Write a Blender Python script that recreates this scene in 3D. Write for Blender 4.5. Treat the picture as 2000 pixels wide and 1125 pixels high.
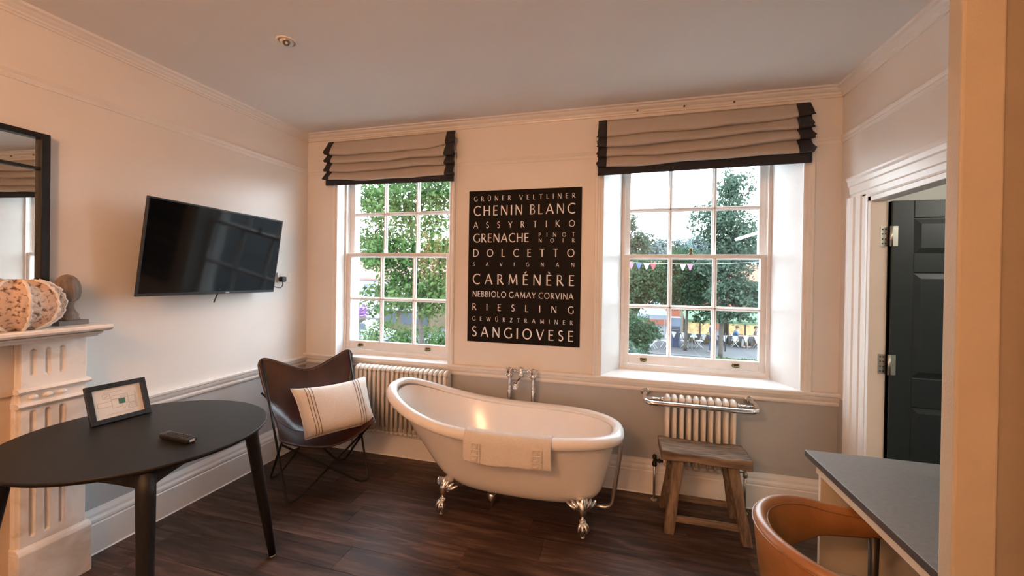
import bpy, bmesh, math, random
from mathutils import Vector, Matrix
import numpy as np

# ------------------------------------------------------------------ clear
for o in list(bpy.data.objects):
    bpy.data.objects.remove(o)
S = bpy.context.scene
COL = S.collection
PI = math.pi

# ------------------------------------------------------------------ camera
def camera():
    yaw, pitch, roll, D, H, F = .261, -.005, .015, 3.043, 1.55, 779.94
    f = Vector((-math.sin(yaw) * math.cos(pitch), math.cos(yaw) * math.cos(pitch), math.sin(pitch)))
    r0 = Vector((math.cos(yaw), math.sin(yaw), 0)); u0 = r0.cross(f)
    r = math.cos(roll) * r0 + math.sin(roll) * u0
    u = -math.sin(roll) * r0 + math.cos(roll) * u0
    cd = bpy.data.cameras.new('camera'); co = bpy.data.objects.new('camera', cd); COL.objects.link(co)
    cd.sensor_width = 36; cd.lens = 36 * F / 2000; cd.shift_y = -20.46 / 2000
    cd.clip_start = .02; cd.clip_end = 500
    m = Matrix((r, u, -f)).transposed().to_4x4(); m.translation = (0, -D, H)
    co.matrix_world = m
    S.camera = co
camera()

# ------------------------------------------------------------------ world, lamps, exposure
W = bpy.data.worlds.new('sky'); S.world = W; W.use_nodes = True
wn = W.node_tree.nodes; wl = W.node_tree.links
bg = wn['Background']
tc = wn.new('ShaderNodeTexCoord'); sep = wn.new('ShaderNodeSeparateXYZ'); ramp = wn.new('ShaderNodeValToRGB')
ramp.color_ramp.elements[0].position = 0; ramp.color_ramp.elements[0].color = (.84, .93, 1, 1)
ramp.color_ramp.elements[1].position = 1; ramp.color_ramp.elements[1].color = (.72, .86, 1, 1)
wl.new(tc.outputs['Generated'], sep.inputs[0]); wl.new(sep.outputs['Z'], ramp.inputs[0]); wl.new(ramp.outputs[0], bg.inputs[0])
bg.inputs[1].default_value = 9.8

def lamp(name, loc, watts, color, radius):
    l = bpy.data.lights.new(name, 'POINT'); l.energy = watts; l.color = color; l.shadow_soft_size = radius
    o = bpy.data.objects.new(name, l); COL.objects.link(o); o.location = loc
    return o
WARM = (1, .495, .24)
lamp('ceiling_lamp', (-1.1, -3.9, 2.5), 68, WARM, .18)
lamp('bedside_lamp', (-.45, -4.1, 2.1), 14, (1, .43, .16), .08)
lamp('hall_fill_light', (2.6, -1.6, 2.2), 16, (1, .95, .82), .10)  # added light for the hall, standing in for its unseen window

vs = S.view_settings
vs.view_transform = 'Standard'; vs.look = 'None'; vs.gamma = 1; vs.use_curve_mapping = False
vs.exposure = 0.5
S.cycles.use_denoising = True
S.cycles.max_bounces = 8; S.cycles.transparent_max_bounces = 16

# ------------------------------------------------------------------ materials
def newmat(name):
    m = bpy.data.materials.new(name); m.use_nodes = True
    return m, m.node_tree.nodes, m.node_tree.links, m.node_tree.nodes['Principled BSDF']
def mat(name, c, rough=.5, metal=0, var=.06, scale=12, bump=0, bscale=60, spec=.5, coat=0, stretch=None, sheen=0):
    m, n, l, p = newmat(name)
    p.inputs['Roughness'].default_value = rough; p.inputs['Metallic'].default_value = metal
    p.inputs['Specular IOR Level'].default_value = spec
    if coat: p.inputs['Coat Weight'].default_value = coat; p.inputs['Coat Roughness'].default_value = .08
    if sheen: p.inputs['Sheen Weight'].default_value = sheen
    t = n.new('ShaderNodeTexCoord'); mp = n.new('ShaderNodeMapping'); l.new(t.outputs['Object'], mp.inputs[0])
    if stretch: mp.inputs['Scale'].default_value = stretch
    nz = n.new('ShaderNodeTexNoise'); nz.inputs['Scale'].default_value = scale; nz.inputs['Detail'].default_value = 4
    l.new(mp.outputs[0], nz.inputs['Vector'])
    rp = n.new('ShaderNodeValToRGB')
    rp.color_ramp.elements[0].position = .3; rp.color_ramp.elements[1].position = .7
    rp.color_ramp.elements[0].color = (*[max(0, x * (1 - var)) for x in c], 1)
    rp.color_ramp.elements[1].color = (*[min(1, x * (1 + var)) for x in c], 1)
    l.new(nz.outputs['Fac'], rp.inputs[0]); l.new(rp.outputs[0], p.inputs['Base Color'])
    if bump:
        n2 = n.new('ShaderNodeTexNoise'); n2.inputs['Scale'].default_value = bscale; n2.inputs['Detail'].default_value = 3
        l.new(mp.outputs[0], n2.inputs['Vector'])
        b = n.new('ShaderNodeBump'); b.inputs['Strength'].default_value = bump; b.inputs['Distance'].default_value = .004
        l.new(n2.outputs['Fac'], b.inputs['Height']); l.new(b.outputs[0], p.inputs['Normal'])
    return m

M = {}
M['wall'] = mat('wall_paint', (.80, .775, .745), .38, var=.02, scale=3, bump=.12, bscale=9, spec=.4)
M['dado'] = mat('grey_wall_paint', (.47, .475, .48), .5, var=.03, scale=3, bump=.08, bscale=40)
M['ceil'] = mat('ceiling_paint', (.80, .775, .75), .8, var=.02, scale=2)
M['trim'] = mat('trim_gloss', (.82, .79, .755), .3, var=.02, scale=5)
M['skirt'] = mat('skirting_paint', (.88, .87, .86), .38, var=.02, scale=5)
M['caulk'] = mat('white_caulk', (.88, .86, .83), .5)
M['sash'] = mat('window_gloss', (.83, .80, .77), .28, var=.03, scale=20)
M['hall'] = mat('hall_paint', (.62, .62, .55), .7, var=.02, scale=3)
M['lining'] = mat('window_gloss_toned_down', (.70, .68, .66), .35, var=.03, scale=8)  # same cream as the sashes, darkened to offset sky glare on the reveals
M['brass'] = mat('aged_brass', (.16, .12, .05), .4, metal=.8, var=.3, scale=60)
M['chrome'] = mat('chrome', (.80, .79, .78), .07, metal=1, var=.02)
M['steel'] = mat('dull_steel', (.62, .60, .57), .28, metal=1, var=.05)
M['enamel'] = mat('white_enamel', (.87, .855, .835), .13, var=.01, spec=.36)
M['towel'] = mat('white_terry', (.84, .80, .75), .95, var=.05, scale=120, bump=1, bscale=420, sheen=.4)
M['rad'] = mat('radiator_cream', (.80, .74, .66), .3, var=.02)
M['black_wood'] = mat('black_wood', (.012, .0115, .0115), .45, spec=.3, var=.3, scale=30, bump=.25, bscale=70, stretch=(1, 8, 1))
M['black_plastic'] = mat('black_plastic', (.012, .012, .013), .35, var=.1)
M['screen'] = mat('tv_glass', (.003, .0035, .004), .08, var=.05, spec=.22)
M['grey_mark'] = mat('grey_print', (.5, .5, .5), .5)
M['leather'] = mat('dark_brown_leather', (.050, .0165, .011), .29, var=.35, scale=7, bump=.35, bscale=90, spec=.6)
M['stitch'] = mat('leather_lacing', (.30, .20, .14), .6)
M['rod'] = mat('black_iron', (.02, .017, .015), .45, metal=.4)
M['cushion'] = mat('cream_linen', (.82, .77, .71), .9, var=.07, scale=160, bump=.7, bscale=260, sheen=.2)
M['stripe'] = mat('dark_stripe', (.06, .045, .055), .9)
M['tan'] = mat('tan_leather', (.31, .135, .045), .34, var=.16, scale=9, bump=.2, bscale=150)
M['tan_in'] = mat('tan_leather_inside', (.27, .115, .038), .4, var=.16, scale=9, bump=.2, bscale=150)
M['dark_leg'] = mat('dark_chair_leg', (.035, .028, .026), .4)
M['desk'] = mat('grey_laminate', (.19, .178, .168), .45, var=.10, scale=60)
M['deskedge'] = mat('dark_laminate_edge', (.075, .065, .058), .4)
M['cream'] = mat('cream_board', (.72, .62, .48), .5, var=.03)
M['door'] = mat('charcoal_door_paint', (.017, .026, .033), .38, var=.1)
M['black_print'] = mat('black_print', (.007, .0055, .0055), .6, spec=.15, var=.1)
M['white_print'] = mat('cream_print', (.95, .94, .95), .6)
M['paper'] = mat('map_paper', (.90, .84, .82), .6)
M['ink'] = mat('map_ink', (.28, .26, .27), .7)
M['green_ink'] = mat('green_ink', (.06, .22, .16), .7)
M['fabric'] = mat('blind_linen', (.50, .45, .405), .9, var=.07, scale=200, bump=.5, bscale=300)
M['band'] = mat('blind_band', (.028, .027, .034), .9, var=.1, scale=200)
M['plaster'] = mat('white_plastic', (.78, .75, .70), .4)
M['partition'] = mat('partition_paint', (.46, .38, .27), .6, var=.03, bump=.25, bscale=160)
M['partition_dark'] = mat('partition_dark_tone', (.31, .245, .17), .6, var=.03, bump=.25, bscale=160)  # darker copy of the partition colour
M['nail'] = mat('nail_iron', (.05, .04, .035), .5)

def mat_floor():
    m, n, l, p = newmat('dark_vinyl_plank')
    g = n.new('ShaderNodeNewGeometry'); oi = n.new('ShaderNodeObjectInfo')
    ad = n.new('ShaderNodeVectorMath'); ad.operation = 'ADD'
    cmb = n.new('ShaderNodeCombineXYZ'); mul = n.new('ShaderNodeMath'); mul.operation = 'MULTIPLY'; mul.inputs[1].default_value = 37
    l.new(oi.outputs['Random'], mul.inputs[0]); l.new(mul.outputs[0], cmb.inputs[0]); l.new(mul.outputs[0], cmb.inputs[2])
    l.new(g.outputs['Position'], ad.inputs[0]); l.new(cmb.outputs[0], ad.inputs[1])
    mp = n.new('ShaderNodeMapping'); mp.inputs['Scale'].default_value = (1.4, 13, 13); l.new(ad.outputs[0], mp.inputs[0])
    nz = n.new('ShaderNodeTexNoise'); nz.inputs['Scale'].default_value = 1.6; nz.inputs['Detail'].default_value = 7; nz.inputs['Roughness'].default_value = .65
    nz.inputs['Distortion'].default_value = .6
    l.new(mp.outputs[0], nz.inputs['Vector'])
    rp = n.new('ShaderNodeValToRGB'); e = rp.color_ramp.elements
    e[0].position = .3; e[0].color = (.020, .010, .008, 1); e[1].position = .72; e[1].color = (.185, .115, .088, 1)
    x = e.new(.5); x.color = (.072, .041, .031, 1)
    l.new(nz.outputs['Fac'], rp.inputs[0])
    hs = n.new('ShaderNodeHueSaturation'); mr = n.new('ShaderNodeMapRange')
    mr.inputs[3].default_value = .75; mr.inputs[4].default_value = 1.2
    l.new(oi.outputs['Random'], mr.inputs[0]); l.new(mr.outputs[0], hs.inputs['Value']); l.new(rp.outputs[0], hs.inputs['Color'])
    l.new(hs.outputs[0], p.inputs['Base Color'])
    p.inputs['Specular IOR Level'].default_value = .28
    rr = n.new('ShaderNodeMapRange'); rr.inputs[3].default_value = .40; rr.inputs[4].default_value = .58
    l.new(nz.outputs['Fac'], rr.inputs[0]); l.new(rr.outputs[0], p.inputs['Roughness'])
    b = n.new('ShaderNodeBump'); b.inputs['Strength'].default_value = .25; b.inputs['Distance'].default_value = .003
    l.new(nz.outputs['Fac'], b.inputs['Height']); l.new(b.outputs[0], p.inputs['Normal'])
    return m
M['floor'] = mat_floor()

def mat_wood(name, dark, light, scale=(1.5, 14, 14)):
    m, n, l, p = newmat(name)
    t = n.new('ShaderNodeTexCoord'); mp = n.new('ShaderNodeMapping'); mp.inputs['Scale'].default_value = scale
    l.new(t.outputs['Object'], mp.inputs[0])
    nz = n.new('ShaderNodeTexNoise'); nz.inputs['Scale'].default_value = 2.4; nz.inputs['Detail'].default_value = 8; nz.inputs['Roughness'].default_value = .7
    l.new(mp.outputs[0], nz.inputs['Vector'])
    rp = n.new('ShaderNodeValToRGB'); e = rp.color_ramp.elements
    e[0].position = .32; e[0].color = (*dark, 1); e[1].position = .7; e[1].color = (*light, 1)
    l.new(nz.outputs['Fac'], rp.inputs[0]); l.new(rp.outputs[0], p.inputs['Base Color'])
    p.inputs['Roughness'].default_value = .75
    b = n.new('ShaderNodeBump'); b.inputs['Strength'].default_value = .9; b.inputs['Distance'].default_value = .004
    l.new(nz.outputs['Fac'], b.inputs['Height']); l.new(b.outputs[0], p.inputs['Normal'])
    return m
M['old_wood'] = mat_wood('weathered_elm', (.060, .038, .024), (.36, .25, .165))
M['old_wood_v'] = mat_wood('weathered_elm_leg', (.060, .038, .024), (.33, .22, .14), (14, 14, 1.5))

def mat_marble():
    m, n, l, p = newmat('veined_marble')
    t = n.new('ShaderNodeTexCoord'); nz = n.new('ShaderNodeTexNoise'); nz.inputs['Scale'].default_value = 5; nz.inputs['Detail'].default_value = 8
    nz.inputs['Distortion'].default_value = 1.4
    l.new(t.outputs['Object'], nz.inputs['Vector'])
    rp = n.new('ShaderNodeValToRGB'); e = rp.color_ramp.elements
    e[0].position = .30; e[0].color = (.70, .64, .58, 1); e[1].position = .5; e[1].color = (.87, .84, .80, 1)
    l.new(nz.outputs['Fac'], rp.inputs[0]); l.new(rp.outputs[0], p.inputs['Base Color'])
    p.inputs['Roughness'].default_value = .35
    return m
M['marble'] = mat_marble()
M['marble_warm'] = mat('buff_marble', (.62, .50, .38), .4, var=.1, scale=5)

def mat_shell():
    m, n, l, p = newmat('pitted_shell')
    t = n.new('ShaderNodeTexCoord'); nz = n.new('ShaderNodeTexNoise'); nz.inputs['Scale'].default_value = 62; nz.inputs['Detail'].default_value = 5
    n2 = n.new('ShaderNodeTexNoise'); n2.inputs['Scale'].default_value = 6; n2.inputs['Detail'].default_value = 3
    l.new(t.outputs['Object'], nz.inputs['Vector']); l.new(t.outputs['Object'], n2.inputs['Vector'])
    rp = n.new('ShaderNodeValToRGB'); e = rp.color_ramp.elements
    e[0].position = .34; e[0].color = (.15, .085, .055, 1); e[1].position = .47; e[1].color = (.70, .575, .475, 1)
    r2 = n.new('ShaderNodeValToRGB'); e = r2.color_ramp.elements
    e[0].position = .4; e[0].color = (.78, .56, .42, 1); e[1].position = .62; e[1].color = (1, .95, .9, 1)
    mx = n.new('ShaderNodeMix'); mx.data_type = 'RGBA'; mx.blend_type = 'MULTIPLY'; mx.inputs[0].default_value = .8
    l.new(nz.outputs['Fac'], rp.inputs[0]); l.new(n2.outputs['Fac'], r2.inputs[0])
    l.new(rp.outputs[0], mx.inputs[6]); l.new(r2.outputs[0], mx.inputs[7]); l.new(mx.outputs[2], p.inputs['Base Color'])
    p.inputs['Roughness'].default_value = .8
    b = n.new('ShaderNodeBump'); b.inputs['Strength'].default_value = 1; b.inputs['Distance'].default_value = .006
    l.new(nz.outputs['Fac'], b.inputs['Height']); l.new(b.outputs[0], p.inputs['Normal'])
    return m
M['shell'] = mat_shell()
M['shell_white'] = mat('bleached_shell', (.80, .74, .68), .7, var=.1, scale=30, bump=.8, bscale=60)
M['finial'] = mat('weathered_finial', (.20, .155, .125), .8, var=.35, scale=9, stretch=(6, 6, 1), bump=.6, bscale=30)
M['slate'] = mat('grey_slate', (.20, .19, .18), .6)

def mat_glass(name, fac, rough=.0):
    m, n, l, p = newmat(name)
    n.remove(p); out = n['Material Output']
    tr = n.new('ShaderNodeBsdfTransparent'); gl = n.new('ShaderNodeBsdfGlossy'); gl.inputs['Roughness'].default_value = rough
    mx = n.new('ShaderNodeMixShader'); mx.inputs[0].default_value = fac
    tr.inputs[0].default_value = (.97, .985, .98, 1)
    l.new(tr.outputs[0], mx.inputs[1]); l.new(gl.outputs[0], mx.inputs[2]); l.new(mx.outputs[0], out.inputs[0])
    return m
M['glass'] = mat_glass('window_glass', .05)
M['frame_glass'] = mat_glass('frame_glass', .06, .02)
m, n, l, p = newmat('mirror_silver'); p.inputs['Metallic'].default_value = 1; p.inputs['Roughness'].default_value = .01; p.inputs['Base Color'].default_value = (.86, .88, .86, 1)
M['mirror'] = m

# ------------------------------------------------------------------ object helpers
def link(o, parent=None):
    COL.objects.link(o)
    if parent is not None:
        o.parent = parent
        o.matrix_parent_inverse = parent.matrix_basis.inverted() if parent.parent is None else (parent.parent.matrix_basis @ parent.matrix_parent_inverse @ parent.matrix_basis).inverted()
    return o
def tag(o, label=None, cat=None, group=None, kind=None):
    if label: o['label'] = label
    if cat: o['category'] = cat
    if group: o['group'] = group
    if kind: o['kind'] = kind
    return o
def thing(name, label, cat, loc, group=None):
    o = bpy.data.objects.new(name, None); o.empty_display_size = .1
    o.location = loc; COL.objects.link(o)
    return tag(o, label, cat, group)
def struct(name, loc=(0, 0, 0)):
    o = bpy.data.objects.new(name, None); o.location = loc; COL.objects.link(o); o['kind'] = 'structure'
    return o
def obj(name, bm, m, parent=None, smooth=False, bevel=0, seg=2, sub=0, solid=0, auto=None):
    me = bpy.data.meshes.new(name)
    if isinstance(bm, bmesh.types.BMesh):
        bm.to_mesh(me); bm.free()
    else:
        me.from_pydata([tuple(v) for v in bm[0]], [], bm[1]); me.update()
    for x in (m if isinstance(m, (list, tuple)) else [m]):
        me.materials.append(x)
    if smooth:
        me.polygons.foreach_set('use_smooth', [True] * len(me.polygons))
    o = bpy.data.objects.new(name, me); link(o, parent)
    if solid:
        d = o.modifiers.new('solid', 'SOLIDIFY'); d.thickness = solid; d.offset = 0
    if bevel:
        d = o.modifiers.new('bevel', 'BEVEL'); d.width = bevel; d.segments = seg; d.limit_method = 'ANGLE'; d.angle_limit = math.radians(40)
    if sub:
        d = o.modifiers.new('sub', 'SUBSURF'); d.levels = sub; d.render_levels = sub
    if auto:
        me.polygons.foreach_set('use_smooth', [True] * len(me.polygons))
        me.set_sharp_from_angle(angle=math.radians(auto))
    return o
def BM(): return bmesh.new()
def box(bm, lo, hi, mi=0, M4=None):
    vs_ = [Vector((x, y, z)) for x in (lo[0], hi[0]) for y in (lo[1], hi[1]) for z in (lo[2], hi[2])]
    if M4: vs_ = [M4 @ v for v in vs_]
    v = [bm.verts.new(q) for q in vs_]
    for f in ((0, 1, 3, 2), (4, 6, 7, 5), (0, 4, 5, 1), (2, 3, 7, 6), (0, 2, 6, 4), (1, 5, 7, 3)):
        bm.faces.new([v[i] for i in f]).material_index = mi
    return bm
def bx(lo, hi, M4=None): return box(BM(), lo, hi, 0, M4)
def frames(pts):
    pts = [Vector(p) for p in pts]; T = []
    for i in range(len(pts)):
        a = pts[max(0, i - 1)]; b = pts[min(len(pts) - 1, i + 1)]
        T.append((b - a).normalized())
    n0 = T[0].orthogonal().normalized(); N = [n0]
    for i in range(1, len(pts)):
        n0 = N[-1] - T[i] * N[-1].dot(T[i])
        N.append(n0.normalized() if n0.length > 1e-6 else T[i].orthogonal().normalized())
    return pts, T, N
def tube(bm, pts, r, seg=10, cap=True, closed=False, mi=0, squash=1):
    pts, T, N = frames(pts)
    rs = r if isinstance(r, (list, tuple)) else [r] * len(pts)
    rings = []
    for p, t, nn, rr in zip(pts, T, N, rs):
        b = t.cross(nn)
        rings.append([bm.verts.new(p + nn * math.cos(a) * rr + b * math.sin(a) * rr * squash) for a in [2 * PI * k / seg for k in range(seg)]])
    for i in range(len(rings) - 1 + (1 if closed else 0)):
        A, B = rings[i], rings[(i + 1) % len(rings)]
        for k in range(seg):
            f = bm.faces.new((A[k], A[(k + 1) % seg], B[(k + 1) % seg], B[k])); f.material_index = mi; f.smooth = True
    if cap and not closed:
        bm.faces.new(rings[0][::-1]).material_index = mi; bm.faces.new(rings[-1]).material_index = mi
    return bm
def lathe(bm, prof, center, seg=24, axis='z', M4=None, mi=0):
    rings = []
    for r, h in prof:
        ring = []
        for k in range(seg):
            a = 2 * PI * k / seg
            if axis == 'z': q = Vector((r * math.cos(a), r * math.sin(a), h))
            elif axis == 'y': q = Vector((r * math.cos(a), h, r * math.sin(a)))
            else: q = Vector((h, r * math.cos(a), r * math.sin(a)))
            q = q + Vector(center)
            ring.append(bm.verts.new(M4 @ q if M4 else q))
        rings.append(ring)
    for A, B in zip(rings, rings[1:]):
        for k in range(seg):
            f = bm.faces.new((A[k], A[(k + 1) % seg], B[(k + 1) % seg], B[k])); f.smooth = True; f.material_index = mi
    for R in (rings[0][::-1], rings[-1]):
        bm.faces.new(R).material_index = mi
    return bm
def sphere(bm, c, r, seg=14, rings=8, sc=(1, 1, 1), mi=0):
    prof = [(max(1e-4, math.sin(PI * i / rings)) * r, -math.cos(PI * i / rings) * r) for i in range(rings + 1)]
    return lathe(bm, prof, c, seg, 'z', Matrix.Translation(Vector(c)) @ Matrix.Diagonal((*sc, 1)) @ Matrix.Translation(-Vector(c)), mi)
def smooth_path(pts, n=8):
    """Catmull-Rom through the points."""
    P = [Vector(p) for p in pts]; out = []
    for i in range(len(P) - 1):
        p0 = P[max(i - 1, 0)]; p1 = P[i]; p2 = P[i + 1]; p3 = P[min(i + 2, len(P) - 1)]
        for k in range(n):
            t = k / n
            out.append(.5 * ((2 * p1) + (p2 - p0) * t + (2 * p0 - 5 * p1 + 4 * p2 - p3) * t * t + (3 * p1 - p0 - 3 * p2 + p3) * t ** 3))
    out.append(P[-1]); return out
def fillet(pts, r, n=6):
    P = [Vector(p) for p in pts]; out = [P[0]]
    for i in range(1, len(P) - 1):
        a, b, c = P[i - 1], P[i], P[i + 1]
        d1 = (a - b); d2 = (c - b); rr = min(r, d1.length * .48, d2.length * .48)
        s = b + d1.normalized() * rr; e = b + d2.normalized() * rr
        for k in range(n + 1):
            t = k / n; out.append(s * (1 - t) ** 2 + b * 2 * t * (1 - t) + e * t * t)
    out.append(P[-1]); return out
def prism(bm, poly, a, b, M4=None, mi=0):
    """2-D polygon (list of (u, v)) in local x,y extruded from z=a to z=b, then M4."""
    M4 = M4 or Matrix.Identity(4)
    A = [bm.verts.new(M4 @ Vector((u, v, a))) for u, v in poly]; B = [bm.verts.new(M4 @ Vector((u, v, b))) for u, v in poly]
    n_ = len(poly)
    for k in range(n_):
        bm.faces.new((A[k], A[(k + 1) % n_], B[(k + 1) % n_], B[k])).material_index = mi
    bm.faces.new(A[::-1]).material_index = mi; bm.faces.new(B).material_index = mi
    return bm
def trim_run(bm, prof, p, q, nrm):
    """profile [(d, z)] pushed along p->q; d measured from the wall along nrm."""
    p = Vector(p); q = Vector(q); nn = Vector(nrm)
    A = [bm.verts.new(p + nn * d + Vector((0, 0, z))) for d, z in prof]; B = [bm.verts.new(q + nn * d + Vector((0, 0, z))) for d, z in prof]
    for k in range(len(prof)):
        j = (k + 1) % len(prof); bm.faces.new((A[k], A[j], B[j], B[k]))
    bm.faces.new(A[::-1]); bm.faces.new(B)
    return bm
def fix(bm):
    bmesh.ops.recalc_face_normals(bm, faces=bm.faces); return bm
def grid(fn, nu, nv, closed_u=False):
    V = [fn(i / (nu if closed_u else nu - 1), j / (nv - 1)) for j in range(nv) for i in range(nu)]
    F = []
    for j in range(nv - 1):
        for i in range(nu if closed_u else nu - 1):
            i2 = (i + 1) % nu
            F.append((j * nu + i, j * nu + i2, (j + 1) * nu + i2, (j + 1) * nu + i))
    return V, F
def dup(o, parent):
    c = o.copy(); COL.objects.link(c); c.parent = parent; c.matrix_parent_inverse = o.matrix_parent_inverse.copy()
    return c
def copy_tree(o, loc=None, rz=None, label=None):
    r = o.copy(); COL.objects.link(r)
    if loc is not None: r.location = loc
    if rz is not None: r.rotation_euler = (0, 0, rz)
    if label: r['label'] = label
    for ch in list(o.children):
        c = dup(ch, r)
        for g in list(ch.children): dup(g, c)
    return r

XL, XR, YF, ZC = -2.754, 1.383, -4.75, 2.79
HP, HD = 2.481, .815

# ================================================================== STRUCTURE
# ---- floor and its planks
fl = obj('floor', bx((XL - .1, YF - .1, -.12), (XR + 2.2, .34, -.004)), M['floor']); tag(fl, kind='structure')
pw, pl = .181, 1.22
pm = None
random.seed(4)
j = 0; y = -.005
while y > YF:
    x = XL - random.random() * pl
    while x < XR:
        lo = max(x, XL + .003); hi = min(x + pl, XR)
        if hi - lo > .03:
            full = abs(hi - lo - pl) < 1e-6
            if full and pm is not None:
                o = pm.copy(); o.location = (lo, y - pw, 0); COL.objects.link(o); o.parent = fl
            else:
                o = obj('plank', bx((.0006, .0006, -.004), (hi - lo - .0006, pw - .0006, 0)), M['floor'], None, bevel=.0012, seg=1)
                o.location = (lo, y - pw, 0); o.parent = fl
                if full: pm = o
        x += pl
    y -= pw

# ---- walls
def wall_with_holes(name, x0, x1, z0, z1, holes, y0, y1, swap=False, split=None):
    """slab along x (or along y when swap) with rectangular holes; faces below split use material 1."""
    bm = BM()
    xs = sorted({x0, x1, *[h[0] for h in holes], *[h[1] for h in holes]})
    zs = sorted({z0, z1, *[h[2] for h in holes], *[h[3] for h in holes], *([split] if split else [])})
    for a, b in zip(xs, xs[1:]):
        for c, d in zip(zs, zs[1:]):
            if any(h[0] <= a and b <= h[1] and h[2] <= c and d <= h[3] for h in holes): continue
            mi = 1 if split and d <= split + 1e-6 else 0
            if swap: box(bm, (y0, a, c), (y1, b, d), mi)
            else: box(bm, (a, y0, c), (b, y1, d), mi)
    bmesh.ops.remove_doubles(bm, verts=bm.verts, dist=1e-5)
    o = obj(name, fix(bm), [M['wall'], M['dado']]); return tag(o, kind='structure')
W1 = (-2.46, -1.31, .80, 2.53)   # window 1 opening
W2 = (-.15, 1.20, .80, 2.53)    # window 2 opening (splayed linings narrow it)
wall_with_holes('wall_back', XL - .3, XR + 1.0, -.1, ZC + .1, [W1, W2], 0, .36, split=.79)
wall_with_holes('wall_left', YF, .36, -.1, ZC + .1, [], XL - .2, XL, swap=True, split=.77)
DY0, DY1, DZ = -1.13, -.31, 2.03
wall_with_holes('wall_right', YF, .36, -.1, ZC + .1, [(DY0, DY1, -.1, DZ)], XR, XR + .070, swap=True, split=.79)
wall_with_holes('wall_front', XL - .2, XR + .2, -.1, ZC + .1, [], YF - .2, YF)
tag(obj('ceiling', bx((XL - .2, YF - .2, ZC), (XR + 2.2, .36, ZC + .12)), M['ceil']), kind='structure')
# hall behind the door
hb_ = BM(); box(hb_, (XR + .085, .02, -.1), (XR + 2.2, .1, ZC)); box(hb_, (XR + 2.1, -2.6, -.1), (XR + 2.2, .1, ZC)); box(hb_, (XR + .085, -2.7, -.1), (XR + 2.2, -2.6, ZC))
tag(obj('wall_hall', hb_, M['hall']), kind='structure')

# ---- partition by the camera: white edge post, warm face and the set-back side wall
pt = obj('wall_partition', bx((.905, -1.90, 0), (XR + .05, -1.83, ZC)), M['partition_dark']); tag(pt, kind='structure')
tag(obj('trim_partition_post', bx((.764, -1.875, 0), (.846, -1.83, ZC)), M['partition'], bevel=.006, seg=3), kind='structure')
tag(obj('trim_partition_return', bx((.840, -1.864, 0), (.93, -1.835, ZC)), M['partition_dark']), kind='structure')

# ---- mouldings
def trim(name, prof, runs, m, smooth=True):
    bm = BM()
    for p, q, nn in runs: trim_run(bm, prof, p, q, nn)
    o = obj(name, fix(bm), m); return tag(o, kind='structure')
cor = [(0, 2.735), (.012, 2.735), (.014, 2.744), (.022, 2.748), (.026, 2.758), (.040, 2.764), (.052, 2.772), (.056, 2.780), (.075, 2.783), (.080, 2.79), (0, 2.79)]
cor_l = [(0, 2.735), (.010, 2.735), (.012, 2.744), (.02, 2.748), (.022, 2.757), (.035, 2.763), (.045, 2.773), (.062, 2.778), (.066, 2.79), (0, 2.79)]
tb = trim('trim_1', cor, [((XL, 0, 0), (XR, 0, 0), (0, -1, 0))], M['trim'])
trim('trim_2', cor_l, [((XL, YF, 0), (XL, 0, 0), (1, 0, 0))], M['trim'])
trim('trim_3', cor_l, [((XR, -1.83, 0), (XR, 0, 0), (-1, 0, 0))], M['trim'])
for px_ in (.112, .425, .74):
    obj('screw', lathe(BM(), [(.001, 0), (.006, .001), (.006, .008), (.003, .012)], (px_, -.034, 2.753), 10, 'y', Matrix.Translation((0, 0, 0))), M['nail'], tb)
pr = [(0, HP - .045), (.006, HP - .045), (.010, HP - .034), (.012, HP - .028), (.010, HP - .022), (.016, HP - .014), (.020, HP - .006), (.018, HP), (0, HP)]
trim('trim_4', pr, [((XL, 0, 0), (W1[0] + .1, 0, 0), (0, -1, 0)), ((W1[1] - .1, 0, 0), (W2[0] + .1, 0, 0), (0, -1, 0)), ((W2[1] - .1, 0, 0), (XR, 0, 0), (0, -1, 0))], M['trim'])
trim('trim_5', pr, [((XL, YF, 0), (XL, 0, 0), (1, 0, 0))], M['trim'])
trim('trim_6', pr, [((XR, -1.83, 0), (XR, 0, 0), (-1, 0, 0))], M['trim'])
dd = lambda h: [(0, h - .085), (.012, h - .085), (.016, h - .072), (.014, h - .060), (.022, h - .046), (.026, h - .032), (.024, h - .028), (.038, h - .020), (.040, h - .006), (.036, h), (0, h)]
trim('trim_7', dd(HD + .005), [((XL, 0, 0), (XR, 0, 0), (0, -1, 0))], M['trim'])
trim('trim_8', dd(.798), [((XL, YF, 0), (XL, 0, 0), (1, 0, 0))], M['trim'])
bb = [(0, 0), (.022, 0), (.022, .158), (.016, .163), (.016, .168), (.021, .172), (.020, .186), (.013, .200), (.012, .216), (.006, .236), (.005, .243), (0, .243)]
for nm, runs in (('baseboard_back', [((XL, 0, 0), (XR, 0, 0), (0, -1, 0))]), ('baseboard_left', [((XL, -1.60, 0), (XL, 0, 0), (1, 0, 0))]), ('baseboard_right', [((XR, -.12, 0), (XR, 0, 0), (-1, 0, 0))])):
    o = trim(nm, bb, runs, M['skirt'])
    p, q, nn = runs[0]
    obj('sealant_bead', fix(trim_run(BM(), [(.02, 0), (.029, 0), (.026, .004), (.022, .006), (.02, .006)], p, q, nn)), M['caulk'], o)

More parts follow.
